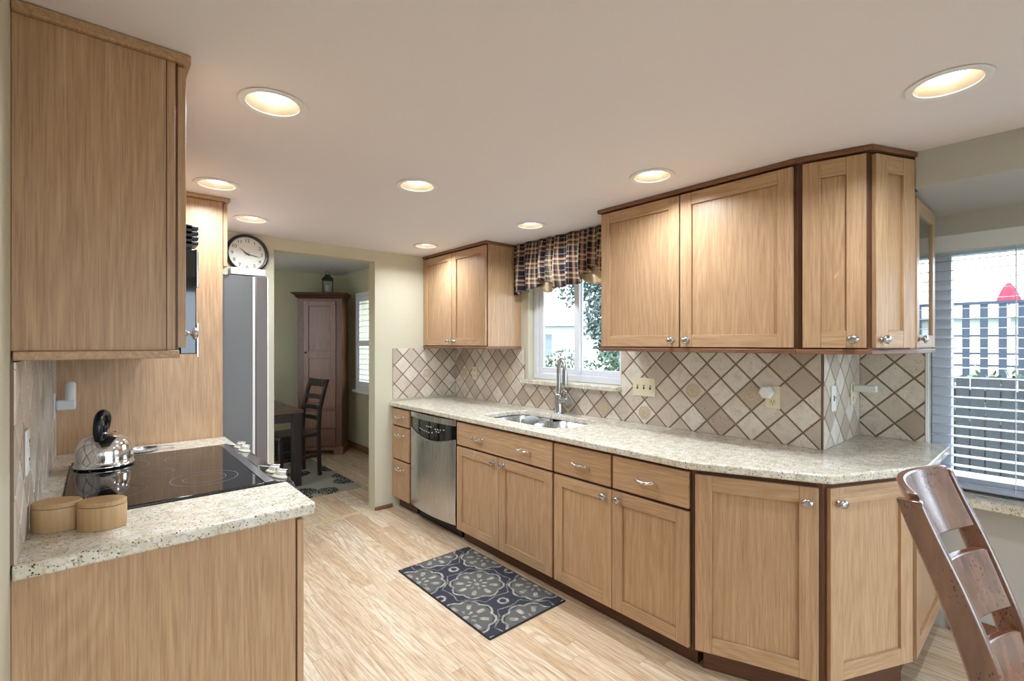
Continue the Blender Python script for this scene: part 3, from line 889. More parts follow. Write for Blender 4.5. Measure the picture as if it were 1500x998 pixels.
MB().lathe([(0.0, 0), (0.027, 0), (0.027, -0.05), (0.030, -0.055), (0.030, -0.075), (0.026, -0.08), (0.0, -0.08)], (0, -0.02, 0.095), 'y').build('handle_barrel', NICKEL, fc)
MB().tube([(0, -0.085, 0.12), (-0.005, -0.08, 0.165), (-0.006, -0.055, 0.175), (-0.004, -0.04, 0.165), (0, -0.035, 0.125)], 0.006, 10).build('lever', NICKEL, fc)

# ------------------------------------------------------------------ wall cabinets, right
UZ0, UZ1 = 1.395, 2.180
def wall_cab(P, Q, label, poly, group=None):
    loc, rz, w = frame_loc(P, Q)
    t = thing('wall_cabinet', label, 'cabinet', loc, rz, group)
    MB().prism(poly, UZ0, UZ1 + 0.003).build('body', OAK_V, t, world=True, bevel=0.001)
    MB().box(0.0005, w - 0.0005, -0.0006, 0.002, UZ0 + 0.001, UZ1 + 0.002).build('face_frame', OAK_GAP_SHADE, t)  # thin dark plate, paints the shade between the doors
    return t, w
def offset_front(pts, d):
    # polyline offset to its left-hand front (towards -normal), used for trims
    out = []
    for i, p in enumerate(pts):
        ns = []
        for a, b in ((i - 1, i), (i, i + 1)):
            if a >= 0 and b < len(pts):
                v = Vector(pts[b]) - Vector(pts[a]); v.normalize()
                ns.append(Vector((v.y, -v.x)))
        n = sum(ns, Vector((0, 0))).normalized()
        k = d / max(0.3, n.dot(ns[0]))
        out.append((p[0] + n.x * k, p[1] + n.y * k))
    return out
FXU = 2.258
# small far one
t, w = wall_cab((FXU, 3.817), (FXU, 2.885), 'small two-door oak wall cabinet in the far corner left of the window', [(FXU, 3.817), (FXU, 2.885), (2.597, 2.885), (2.597, 3.817)])
door(t, 0.004, 0.4625, UZ0 + 0.006, UZ1 - 0.006, (0.425, UZ0 + 0.042))
door(t, 0.4665, w - 0.010, UZ0 + 0.006, UZ1 - 0.006, (0.505, UZ0 + 0.042))
MB().prism([(FXU - 0.028, 3.817), (FXU - 0.028, 2.872), (2.597, 2.872), (2.597, 3.817)], UZ1 + 0.004, CZ - 0.001).build('crown_molding', OAK_TRIM, t, world=True, bevel=0.003)
MB().prism([(FXU - 0.022, 3.817), (FXU - 0.022, 2.878), (2.597, 2.878), (2.597, 3.817)], UZ0 - 0.020, UZ0 - 0.0005).build('light_rail', OAK_TRIM, t, world=True, bevel=0.003)
# long right one
B0, B1, B2, B3 = (FXU, 1.790), (FXU, 0.742), (2.322, 0.510), (2.548, 0.415)
t, w = wall_cab(B0, B1, 'long two-door oak wall cabinet right of the window', [B0, B1, (2.597, 0.742), (2.597, 1.790)])
door(t, 0.010, 0.507, UZ0 + 0.006, UZ1 - 0.006, (0.470, UZ0 + 0.040))
door(t, 0.514, w - 0.014, UZ0 + 0.006, UZ1 - 0.006, (0.553, UZ0 + 0.040))
fr = offset_front([B0, B1], 0.028)
MB().prism([(B0[0] - 0.028, 1.804), (B1[0] - 0.028, 0.742), (2.597, 0.742), (2.597, 1.804)], UZ1 + 0.004, CZ - 0.001).build('crown_molding', OAK_TRIM, t, world=True, bevel=0.003)
MB().prism([(B0[0] - 0.022, 1.800), (B1[0] - 0.022, 0.742), (2.597, 0.742), (2.597, 1.800)], UZ0 - 0.020, UZ0 - 0.0005).build('light_rail', OAK_TRIM, t, world=True, bevel=0.003)
cr = offset_front([B0, B1, B2, B3], 0.028); lr = offset_front([B0, B1, B2, B3], 0.022)
t, w = wall_cab(B1, B2, 'angled oak corner wall cabinet with one narrow shaker door', [B1, B2, (2.597, 0.741)])
door(t, 0.018, w - 0.006, UZ0 + 0.006, UZ1 - 0.006, (w - 0.050, UZ0 + 0.040), rail=0.07)
MB().prism([cr[1], cr[2], (2.597, 0.7415), (B1[0] - 0.028, 0.7415)], UZ1 + 0.004, CZ - 0.001).build('crown_molding', OAK_TRIM, t, world=True, bevel=0.003)
MB().prism([lr[1], lr[2], (2.597, 0.7415), (B1[0] - 0.022, 0.7415)], UZ0 - 0.020, UZ0 - 0.0005).build('light_rail', OAK_TRIM, t, world=True, bevel=0.003)
t, w = wall_cab(B2, B3, 'narrow end oak wall cabinet turned towards the breakfast nook', [(B2[0] + 0.001, B2[1]), B3, (2.597, 0.415), (2.5975, 0.739)])
door(t, 0.018, w - 0.004, UZ0 + 0.006, UZ1 - 0.006, (0.045, UZ0 + 0.040), rail=0.07)
MB().prism([cr[2], cr[3], (2.55, 0.4005), (2.597, 0.405), (2.597, 0.738)], UZ1 + 0.004, CZ - 0.001).build('crown_molding', OAK_TRIM, t, world=True, bevel=0.003)
MB().prism([lr[2], lr[3], (2.597, 0.395), (2.597, 0.738)], UZ0 - 0.020, UZ0 - 0.0005).build('light_rail', OAK_TRIM, t, world=True, bevel=0.003)
# glass display cabinet facing the nook
t = thing('wall_cabinet', 'glass-front display cabinet facing the nook window blind', 'cabinet', (2.60, 0.422, 0), 0)
w = 0.43
mb = MB(); mb.box(0.001, 0.015, 0, 0.32, UZ0, 2.045).box(w - 0.015, w, 0, 0.32, UZ0, 2.045).box(0.015, w - 0.015, 0, 0.32, UZ0, UZ0 + 0.018).box(0.015, w - 0.015, 0, 0.32, 2.027, 2.045).box(0.015, w - 0.015, 0.31, 0.32, UZ0, 2.045).box(0.015, w - 0.015, 0.03, 0.31, 1.72, 1.736)
mb.build('body', OAK_V, t, bevel=0.001)
mb = MB(); t0, t1, r = -0.020, -0.0008, 0.055
mb.box(0.002, r, t0, t1, UZ0 + 0.006, 2.035, 0).box(w - r, w, t0, t1, UZ0 + 0.006, 2.035, 0).box(r, w - r, t0, t1, UZ0 + 0.006, UZ0 + 0.006 + r, 1).box(r, w - r, t0, t1, 2.035 - r, 2.035, 1)
dg = mb.build('door', [OAK_V, OAK_H], t, bevel=0.0016)
MB().box(r, w - r, -0.012, -0.009, UZ0 + 0.062, 2.035 - r).build('pane', CABGLASS, dg)
knob(dg, 0.028, UZ0 + 0.042)
MB().box(0, w, -0.022, 0.31, UZ0 - 0.020, UZ0 - 0.0005).build('light_rail', OAK_TRIM, t, bevel=0.003)

# ------------------------------------------------------------------ tiled backsplashes
def clip(poly, x0, x1, y0, y1):
    for ax, val, sg in ((0, x0, 1), (0, x1, -1), (1, y0, 1), (1, y1, -1)):
        out = []
        for i in range(len(poly)):
            a, b = poly[i - 1], poly[i]
            da, db = sg * (a[ax] - val), sg * (b[ax] - val)
            if (da >= 0) != (db >= 0):
                k = da / (da - db)
                out.append((a[0] + k * (b[0] - a[0]), a[1] + k * (b[1] - a[1])))
            if db >= 0: out.append(b)
        poly = out
        if not poly: return []
    return poly
TD = 0.162
def tiles(name, label, rects, place, uoff=0.0, voff=0.0, accents=(), seed=0, g=0.0055, acol=None):
    # rects in wall coordinates (u, v); place(u, v, out) -> world point; out = distance from wall
    mb = MB()
    lay = mb.bm.faces.layers.float.new('tile')
    rnd = random.Random(seed)
    val = {}
    for (u0, u1, v0, v1) in rects:
        a = [mb.bm.verts.new(place(u, v, o)) for o in (0.0005, 0.006) for u, v in ((u0, v0), (u1, v0), (u1, v1), (u0, v1))]
        for q in ((0, 1, 2, 3), (4, 5, 6, 7), (0, 1, 5, 4), (1, 2, 6, 5), (2, 3, 7, 6), (3, 0, 4, 7)): mb._f([a[i] for i in q], 1)
        h = TD / 2
        for i in range(int((u0 - uoff) / h) - 2, int((u1 - uoff) / h) + 3):
            for j in range(int((v0 - voff) / h) - 2, int((v1 - voff) / h) + 3):
                if (i + j) % 2: continue
                cx, cy = uoff + i * h, voff + j * h
                k = h - g
                pin = clip([(cx + k, cy), (cx, cy + k), (cx - k, cy), (cx, cy - k)], u0, u1, v0, v1)
                if len(pin) < 3: continue
                k2 = k - 0.003
                top = clip([(cx + k2, cy), (cx, cy + k2), (cx - k2, cy), (cx, cy - k2)], u0, u1, v0, v1)
                if (i, j) not in val: val[(i, j)] = rnd.random()
                if len(top) == len(pin):
                    A = [mb.bm.verts.new(place(u, v, 0.0061)) for u, v in pin]
                    B = [mb.bm.verts.new(place(u, v, 0.0095)) for u, v in top]
                    fs = [mb._f(B)] + [mb._f([A[q], A[(q + 1) % len(A)], B[(q + 1) % len(A)], B[q]]) for q in range(len(A))]
                else:
                    fs = [mb._f([mb.bm.verts.new(place(u, v, 0.0085)) for u, v in pin])]
                for f in fs:
                    if f: f[lay] = val[(i, j)]
    o = mb.build(name, [TILE, GROUT], smooth=0)
    tag(o, label, 'backsplash')
    for (u, v) in accents:
        i = round((u - uoff) / (TD / 2)); j = round((v - voff) / (TD / 2))
        if (i + j) % 2:
            i += 1 if (u - uoff) / (TD / 2) > i else -1
        cu, cv = uoff + i * TD / 2, voff + j * TD / 2
        mb = MB()
        rings = []
        for r, d in ((0.044, 0.0090), (0.044, 0.0120), (0.039, 0.0120), (0.037, 0.0108), (0.031, 0.0108), (0.028, 0.0125), (0.019, 0.0130), (0.015, 0.0112), (0.008, 0.0130), (0.003, 0.0125)):
            rings.append([place(cu + r * math.cos(PI / 8 + PI / 4 * q) * (1 if q % 2 == 0 or r > 0.02 else 0.7), cv + r * math.sin(PI / 8 + PI / 4 * q) * (1 if q % 2 == 0 or r > 0.02 else 0.7), d) for q in range(8)])
        mb.sweep(rings)
        mb.build('accent_tile', ACCENT, o, smooth=0)
    return o
tiles('tile_backsplash', 'tumbled diamond tile backsplash along the long sink wall', [(0.752, 1.894, 0.915, 1.374), (1.894, 2.836, 0.915, 1.102), (2.836, 3.812, 0.915, 1.374)], lambda u, v, d: (WX - d, u, v), 0.748, 0.914 + 0.07,
      [(1.453, 1.152), (1.137, 1.156), (2.084, 1.003), (2.697, 0.971), (3.095, 1.149), (3.628, 1.141), (2.40, 0.985), (1.78, 1.0)], 3)
tiles('tile_backsplash', 'short diamond tile strip on the wall beside the doorway', [(1.937, 2.588, 0.935, 1.374)], lambda u, v, d: (u, BY - d, v), 2.6, 0.914 + 0.07, [(2.33, 1.15)], 4)
tiles('tile_backsplash', 'diamond tiles on the short return wall with the light switch', [(2.592, 3.188, 0.915, 1.374)], lambda u, v, d: (u, 0.748 - d, v), 2.6, 0.914 + 0.07, (), 5)
tiles('tile_backsplash', 'brown diamond tiles beside the nook window blind', [(0.462, 0.738, 0.915, 1.374)], lambda u, v, d: (NX - d, u, v), 0.748, 0.914 + 0.0, (), 6)
tiles('tile_backsplash', 'diamond tile backsplash on the left wall behind the range', [(1.562, 2.974, 0.915, 1.376)], lambda u, v, d: (LX + d, u, v), 1.562, 0.914 + 0.07, (), 7)
MB_edge = MB().box(NX - 0.012, NX - 0.0005, 0.447, 0.460, 0.915, 1.374)
struct(MB_edge.build('trim_4', WHITE))

# ------------------------------------------------------------------ outlets and switches (local: plate in xz, front -y)
def plate(name, label, loc, rz, gangs=1, kind='outlet', m=None, h=0.115):
    m = m or ALMOND
    t = thing(name, label, 'switch' if kind == 'switch' else 'outlet', loc, rz)
    w = 0.07 + 0.046 * (gangs - 1)
    MB().box(-w / 2, w / 2, -0.005, 0, -h / 2, h / 2).build('cover_plate', m, t, bevel=0.002)
    for g in range(gangs):
        x = (g - (gangs - 1) / 2) * 0.046
        if kind == 'switch':
            MB().box(x - 0.005, x + 0.005, -0.0065, -0.0045, -0.013, 0.013).build('toggle_slot', SLOT, t)
            MB().box(x - 0.0035, x + 0.0035, -0.017, -0.006, 0.0, 0.010).build('toggle', m, t, bevel=0.001)
        else:
            for z in (-0.024, 0.024):
                r = MB().lathe([(0.0, -0.0066), (0.015, -0.0066), (0.0165, -0.0052), (0.0165, -0.004)], (x, 0, z), 'y', 20).build('receptacle', m, t)
                mb = MB()
                mb.box(x - 0.0075, x - 0.005, -0.0072, -0.006, z - 0.002, z + 0.008).box(x + 0.005, x + 0.0075, -0.0072, -0.006, z - 0.002, z + 0.008).box(x - 0.002, x + 0.002, -0.0072, -0.006, z - 0.011, z - 0.006)
                mb.build('slots', SLOT, r)
    return t
SW = WX - 0.0098
plate('switch_plate', 'almond three-gang light switch plate right of the sink window', (SW, 1.722, 1.145), -PI / 2, 3, 'switch')
plate('power_outlet', 'almond wall outlet below the white hexagonal plug-in', (SW, 0.965, 1.145), -PI / 2)
t = thing('plug_in_freshener', 'white hexagonal plug-in on the outlet near the return wall', 'air freshener', (SW - 0.008, 0.985, 1.172), -PI / 2)
mb = MB(); mb.lathe([(0.0, 0), (0.030, 0), (0.036, -0.012), (0.036, -0.034), (0.030, -0.042), (0.0, -0.042)], (0, 0, 0), 'y', 6); mb.build('body', WPLASTIC, t, bevel=0.003)
plate('power_outlet', 'almond outlet on the tiles under the small far wall cabinet', (SW, 3.50, 1.150), -PI / 2)
RW = 0.748 - 0.0098
plate('switch_plate', 'tall white switch plate on the white return wall tiles', (2.72, RW, 1.150), 0, 1, 'switch', WPLASTIC, 0.125)
plate('power_outlet', 'almond outlet holding the small night light on the return wall', (3.04, RW, 1.150), 0, 1, 'outlet')
t = thing('night_light', 'small ivory night light plugged into the return wall outlet', 'night light', (3.045, RW - 0.008, 1.182), 0)
mb = MB(); mb.box(-0.018, 0.018, -0.10, 0, -0.018, 0.018); mb.build('body', WPLASTIC, t, bevel=0.005)
LW = LX + 0.0098
plate('power_outlet', 'white outlet on the left wall tiles behind the oval boxes', (LW, 1.755, 1.140), PI / 2, 1, 'outlet', WPLASTIC)
plate('power_outlet', 'white outlet by the tall oak panel with a plug-in device', (LW, 2.80, 1.155), PI / 2, 1, 'outlet', WPLASTIC)
t = thing('plug_in_freshener', 'white plug-in device sticking out beside the tall oak panel', 'air freshener', (LW + 0.008, 2.80, 1.18), PI / 2)
mb = MB(); mb.box(-0.022, 0.022, -0.062, 0, -0.045, -0.002); mb.build('plug_body', WPLASTIC, t, bevel=0.008, seg=3)
MB().lathe([(0.0, -0.02), (0.017, -0.02), (0.018, 0.0), (0.018, 0.065), (0.012, 0.074), (0.0, 0.076)], (0, -0.044, 0), seg=20).build('bottle_cover', WPLASTIC, t)

# ------------------------------------------------------------------ left side
# counter in two pieces of one slab with a cut-out for the range
lc = [(-0.147, 1.553), (0.515, 1.553), (0.526, 1.564), (0.526, 1.866), (-0.085, 1.866), (-0.085, 2.722), (0.526, 2.722), (0.526, 2.977), (-0.147, 2.977)]
ct = MB().slab(lc, [], 0.8785, 0.914).build('countertop', GRANITE, bevel=0.007, seg=3)
tag(ct, 'speckled cream granite countertop wrapped around the range', 'countertop')
t = thing('base_cabinet', 'oak base cabinet in the near left corner with plain end panel', 'cabinet', (0.472, 1.583, 0), PI / 2)
w = 0.28
mb = MB(); mb.box(0.0, w, 0.0, 0.619, KZ, 0.877); mb.build('body', OAK_V, t, bevel=0.001)
MB().box(0.0, w, 0.055, 0.619, 0, KZ).build('toe_kick', OAK_KICK, t)
MB().box(-0.012, -0.0005, 0.0045, 0.6212, 0.0, 0.8775).build('end_panel', OAK_V, t, bevel=0.001)
door(t, -0.012, w - 0.008, 0.100, 0.866, (w - 0.05, 0.800))
t = thing('base_cabinet', 'narrow oak base cabinet between the range and the tall panel', 'cabinet', (0.472, 2.728, 0), PI / 2)
w = 0.248
MB().box(0.0, w, 0.0, 0.619, KZ, 0.877).build('body', OAK_V, t, bevel=0.001)
MB().box(0.0, w, 0.055, 0.619, 0, KZ).build('toe_kick', OAK_KICK, t)
drawer(t, 0.008, w - 0.008, 0.702, 0.862, (w / 2,))
door(t, 0.008, w - 0.008, 0.100, 0.688, (w - 0.05, 0.652))

# range
rg = thing('range', 'slide-in electric range with black glass cooktop and front knobs', 'range', (0.0, 1.872, 0))
w = 0.844
MB().box(-0.08, 0.50, 0.004, w - 0.004, 0.05, 0.905).build('body', STEEL, rg, bevel=0.002)
MB().box(-0.08, 0.46, 0.02, w - 0.02, 0, 0.05).build('plinth', BLACK, rg)
MB().box(0.5005, 0.53, 0.01, w - 0.01, 0.20, 0.78).build('oven_door', STEEL, rg, bevel=0.004)
MB().tube([(0.53, 0.06, 0.74), (0.575, 0.07, 0.745), (0.575, w - 0.07, 0.745), (0.53, w - 0.06, 0.74)], 0.010, 10).build('door_handle', STEEL, rg)
MB().box(0.5005, 0.53, 0.01, w - 0.01, 0.06, 0.19).build('drawer', STEEL, rg, bevel=0.004)
gl = MB().box(-0.083, 0.452, 0.002, w - 0.002, 0.9055, 0.921).build('glass_top', COOKGLASS, rg, bevel=0.002)
def ringmark(cx, cy, r, a0=0, a1=360):
    n = 40
    mb = MB()
    for i in range(n):
        b0, b1 = R(a0 + (a1 - a0) * i / n), R(a0 + (a1 - a0) * (i + 1) / n)
        mb.quad([(cx + q * math.cos(b), cy + q * math.sin(b), 0.92135) for q, b in ((r, b0), (r + 0.0022, b0), (r + 0.0022, b1), (r, b1))])
    mb.build('burner_ring', RINGMARK, gl, smooth=0)
for cx, cy, r in ((0.30, 0.21, 0.105), (0.30, 0.21, 0.066), (0.30, 0.62, 0.085), (0.05, 0.20, 0.078), (0.05, 0.62, 0.112), (0.05, 0.62, 0.075), (0.175, 0.42, 0.052)): ringmark(cx, cy, r)
# sloped front console
mb = MB()
mb.sweep([[(0.453, y, 0.921), (0.475, y, 0.922), (0.553, y, 0.902), (0.560, y, 0.885), (0.553, y, 0.80), (0.502, y, 0.80), (0.502, y, 0.9), (0.453, y, 0.905)] for y in (0.004, w - 0.004)])
con = mb.build('control_console', BLACKGLOSS, rg, bevel=0.002)
MB().sweep([[(0.4535, y, 0.9222), (0.482, y, 0.9232), (0.482, y, 0.9215), (0.4535, y, 0.9215)] for y in (0.004, w - 0.004)]).build('trim_strip', SATIN, con)
def rknob(y):
    c = Matrix.Translation((0.521, y, 0.9105)) @ Matrix.Rotation(R(14), 4, 'Y')
    mb = MB(); mb.lathe([(0.0, 0), (0.026, 0), (0.027, 0.004), (0.024, 0.009), (0.020, 0.010), (0.019, 0.024), (0.016, 0.027), (0.0, 0.027)], seg=28)
    mb.bm.transform(c)
    k = mb.build('knob', IVORYRING, con, smooth=40)
    mb = MB(); mb.box(-0.020, 0.020, -0.004, 0.004, 0.0272, 0.034); mb.bm.transform(c)
    mb.build('grip', SATIN, k, bevel=0.002)
for y in (0.075, 0.165, 0.655, 0.745): rknob(y)
mb = MB(); mb.sweep([[(0.490, y, 0.9195), (0.546, y, 0.9055), (0.546, y, 0.9045), (0.490, y, 0.9182)] for y in (0.30, 0.56)]); mb.build('display', SATIN, con)

# kettle
kt = thing('kettle', 'shiny stainless stovetop kettle with black handle on the cooktop', 'kettle', (0.022, 2.560, 0.9218), R(72))
MB().lathe([(0.0, 0.0), (0.092, 0.0), (0.0965, 0.003), (0.098, 0.008), (0.096, 0.012), (0.0925, 0.015), (0.0925, 0.030), (0.092, 0.055), (0.088, 0.080), (0.079, 0.102), (0.066, 0.117), (0.054, 0.124), (0.050, 0.126)], seg=48).build('body', CHROME, kt, smooth=50)
MB().lathe([(0.0, 0.136), (0.012, 0.136), (0.012, 0.132), (0.030, 0.130), (0.048, 0.1265), (0.050, 0.1245), (0.0, 0.1245)], seg=32).build('lid', CHROME, kt, smooth=50)
MB().lathe([(0.0, 0.164), (0.011, 0.163), (0.014, 0.154), (0.009, 0.144), (0.008, 0.1365), (0.0, 0.1365)], seg=20).build('lid_knob', BLACK, kt, smooth=50)
MB().tube([(0.078, 0, 0.070), (0.098, 0, 0.088), (0.112, 0, 0.106), (0.118, 0, 0.114)], [0.022, 0.018, 0.014, 0.012], 16).build('spout', CHROME, kt)
pts = [(-0.066, 0, 0.114), (-0.070, 0, 0.140), (-0.069, 0, 0.165)] + [(-0.020 + 0.049 * math.cos(a), 0, 0.172 + 0.046 * math.sin(a)) for a in [R(162 - 16 * i) for i in range(11)]] + [(0.024, 0, 0.150), (0.010, 0, 0.142)]
MB().tube(pts, [0.012, 0.016, 0.0165] + [0.0155] * 9 + [0.014, 0.012, 0.009, 0.006], 14, sq=0.8).build('handle', BLACK, kt)

# bamboo boxes
for x, y, lb in ((-0.084, 1.800, 'oval bamboo lidded box nearer the tiled left wall'), (0.010, 1.735, 'oval bamboo lidded box nearer the front edge of the counter')):
    t = thing('bamboo_box', lb, 'box', (x, y, 0.9145), R(-28), 'bamboo boxes on the counter')
    MB().lathe([(0.0, 0.0), (0.97, 0.0), (1.0, 0.002), (1.0, 0.060), (0.98, 0.062), (0.0, 0.062)], seg=44, sx=0.056, sy=0.040).build('bowl', BAMBOO, t, smooth=40)
    MB().lathe([(0.0, 0.0635), (1.0, 0.0635), (1.0, 0.073), (0.96, 0.0755), (0.0, 0.0755)], seg=44, sx=0.0555, sy=0.0395).build('lid', BAMBOO, t, smooth=40)

# spoon rest
t = thing('spoon_rest', 'pewter spoon rest behind the kettle on the back of the counter', 'spoon rest', (0.155, 2.80, 0.9145), R(10))
MB().lathe([(0.0, 0.003), (0.035, 0.003), (0.048, 0.010), (0.052, 0.018), (0.055, 0.018), (0.050, 0.006), (0.036, 0.0), (0.0, 0.0)], seg=28, sx=1.2, sy=0.8).build('dish', NICKEL, t)
MB().tube([(0.055, 0, 0.015), (0.09, 0, 0.012), (0.13, 0.0, 0.006)], [0.008, 0.007, 0.010], 10, sq=0.5).build('tail', NICKEL, t)

# left upper cabinet, microwave
def lcab(y0, y1, z0, z1, label, xfront=0.163, doors=1, kz=None):
    t = thing('wall_cabinet', label, 'cabinet', (xfront, y0, 0), PI / 2)
    w = y1 - y0
    dep = xfront - LX - 0.0008
    MB().box(0, w, 0.004, dep, z0, z1).build('body', OAK_V, t, bevel=0.001)
    MB().box(0.001, w, -0.0003, 0.0035, z0, z1).build('face_frame', OAK_GAP_SHADE, t)  # dark strip behind the door, shade of the gap as colour
    n = doors
    for k in range(n):
        a = 0.002 + (w - 0.004) / n * k
        door(t, a, a + (w - 0.004) / n - 0.004, z0 + 0.006, z1 - 0.006, (a + (0.03 if k == 0 and n == 1 else 0.03), z0 + 0.045))
    MB().box(-0.014, w, -0.030, dep, z1 + 0.001, CZ - 0.001).build('crown_molding', OAK_H, t, bevel=0.003)
    return t
t = lcab(1.572, 1.905, 1.402, 2.178, 'near left oak wall cabinet with wide plain side panel')
MB().box(-0.0015, -0.0003, 0.0225, 0.0245, 1.402, 2.178).build('stile_seam', OAK_KICK, t)
MB().box(-0.012, 0.333, -0.004, 0.309, 1.380, 1.4015).build('light_rail', OAK_H, t, bevel=0.003)
lcab(1.907, 2.685, 1.835, 2.178, 'short oak wall cabinet above the microwave', doors=2)
lcab(2.687, 2.976, 1.402, 2.178, 'left oak wall cabinet between the microwave and tall panel')
mw = thing('microwave', 'black over-the-range microwave behind the near left wall cabinet', 'microwave', (0.205, 1.912, 1.372), PI / 2)
w = 0.765
MB().box(0, w, 0.0, 0.35, 0.0, 0.455).build('body', BLACK, mw, bevel=0.002)
mb = MB()
rings = []
for i in range(13):
    x = 0.004 + (w - 0.008) * i / 12
    b = -0.047 - 0.010 * math.sin(PI * i / 12)
    rings.append([(x, b, 0.012), (x, b, 0.365), (x, -0.001, 0.365), (x, -0.001, 0.012)])
dr = mb.sweep(rings).build('door', BLACKGLOSS, mw, bevel=0.003)
mb = MB()
for z in (0.385, 0.402, 0.419, 0.436): mb.box(0.004, w - 0.004, -0.053, -0.0005, z - 0.006, z + 0.006)
mb.box(0.004, w - 0.004, -0.036, -0.0005, 0.368, 0.446)
mb.build('vent_grille', BLACK, mw, bevel=0.002)
MB().tube([(w - 0.2, -0.050, 0.05), (w - 0.2, -0.066, 0.07), (w - 0.2, -0.066, 0.33), (w - 0.2, -0.050, 0.35)], 0.006, 10).build('handle', BLACK, dr)
for z0, z1 in ((0.235, 0.365), (0.0, 0.115)): MB().box(0.000, 0.006, -0.0535, -0.0465, z0, z1).build('hinge_cap', SATIN, dr, bevel=0.002)

# tall panel, cabinet over fridge
tp = MB().box(LX + 0.003, 0.512, 2.980, 2.999, 0, 2.182).build('tall_panel', OAK_V, bevel=0.001)
tag(tp, 'tall oak side panel between the range counter and the refrigerator', 'panel')
t = thing('wall_cabinet', 'oak wall cabinet above the refrigerator', 'cabinet', (0.5145, 3.001, 0), PI / 2)
MB().box(0, 0.815, 0.0, 0.65, 1.862, 2.182).build('body', OAK_V, t)
door(t, -0.019, 0.405, 1.838, 2.176, (0.37, 1.88)); door(t, 0.409, 0.812, 1.838, 2.176, (0.445, 1.88))
MB().box(-0.040, 0.815, -0.030, 0.65, 2.184, CZ - 0.001).build('crown_molding', OAK_H, t, bevel=0.003)

# fridge
fg = thing('refrigerator', 'tall grey refrigerator between the oak panel and the doorway', 'refrigerator', (0.0, 3.02, 0))
MB().box(-0.12, 0.666, 0.0, 0.77, 0.02, 1.80).build('body', FRIDGESIDE, fg, bevel=0.004)
MB().box(-0.10, 0.62, 0.02, 0.75, 0.0, 0.02).build('plinth', BLACK, fg)
MB().box(0.667, 0.680, 0.004, 0.766, 0.06, 1.80).build('gasket', GASKET, fg)
fd = MB().box(0.681, 0.742, 0.0, 0.38, 0.06, 1.805).build('door', FRIDGEDOOR, fg, bevel=0.006)
MB().tube([(0.742, 0.34, 0.6), (0.785, 0.34, 0.62), (0.785, 0.34, 1.55), (0.742, 0.34, 1.57)], 0.011, 10).build('handle', GASKET, fd)
MB().box(0.7425, 0.752, 0.002, 0.378, 0.07, 1.80).build('front_skin', GASKET, fd, bevel=0.003)
fd = MB().box(0.681, 0.742, 0.385, 0.77, 0.06, 1.805).build('door', FRIDGEDOOR, fg, bevel=0.006)
MB().tube([(0.742, 0.43, 0.6), (0.785, 0.43, 0.62), (0.785, 0.43, 1.55), (0.742, 0.43, 1.57)], 0.011, 10).build('handle', GASKET, fd)
MB().box(0.56, 0.735, 0.004, 0.10, 1.806, 1.845).build('hinge_cover', GASKET, fg, bevel=0.003)

# clock
ck = thing('wall_clock', 'round black-rimmed wall clock above the refrigerator', 'clock', (0.805, BY - 0.0005, 2.056), 0)
MB().lathe([(0.118, -0.001), (0.138, -0.001), (0.140, -0.012), (0.136, -0.026), (0.128, -0.030), (0.119, -0.026), (0.117, -0.010)], (0, 0, 0), 'y', 56, caps=False).build('rim', BLACK, ck, smooth=50)
MB().lathe([(0.0, -0.001), (0.1185, -0.001), (0.1185, -0.010), (0.0, -0.010)], (0, 0, 0), 'y', 56).build('dial', DIAL, ck)
def text_bm(items, y):
    bm = bmesh.new()
    for s, x, z, size in items:
        cu = bpy.data.curves.new('tmp', 'FONT'); cu.body = s; cu.size = size; cu.align_x = 'CENTER'; cu.align_y = 'CENTER'; cu.extrude = 0.0004
        ob = bpy.data.objects.new('tmp', cu); COL.objects.link(ob)
        dg = bpy.context.evaluated_depsgraph_get(); dg.update()
        me = bpy.data.meshes.new_from_object(ob.evaluated_get(dg))
        me.transform(Matrix.Translation((x, y, z)) @ Matrix.Rotation(PI / 2, 4, 'X'))
        bm.from_mesh(me)
        bpy.data.objects.remove(ob); bpy.data.curves.remove(cu); bpy.data.meshes.remove(me)
    return bm
mb = MB(); mb.bm.free()
mb.bm = text_bm([(str(h), 0.094 * math.sin(R(30 * h)), 0.094 * math.cos(R(30 * h)), 0.034) for h in range(1, 13)], -0.0106)
mb.build('numerals', BLACK, ck, smooth=0, recalc=False)
def hand(name, ang, ln, w_, y):
    a = R(ang); d = Vector((math.sin(a), 0, math.cos(a))); p = Vector((math.cos(a), 0, -math.sin(a)))
    mb = MB()
    pts = [(-0.022, w_ * 0.6), (0.0, w_), (ln * 0.6, w_ * 0.8), (ln, w_ * 0.2)]
    mb.sweep([[d * l + p * q + Vector((0, y, 0)), d * l - p * q + Vector((0, y, 0)), d * l - p * q + Vector((0, y - 0.001, 0)), d * l + p * q + Vector((0, y - 0.001, 0))] for l, q in pts])
    mb.build(name, BLACK, ck)
hand('hour_hand', 308, 0.062, 0.0034, -0.0125); hand('minute_hand', 102, 0.085, 0.0026, -0.0145); hand('second_hand', 222, 0.03, 0.001, -0.0163)
MB().lathe([(0.0, -0.010), (0.005, -0.010), (0.005, -0.018), (0.0, -0.018)], (0, 0, 0), 'y', 16).build('pin', BLACK, ck)

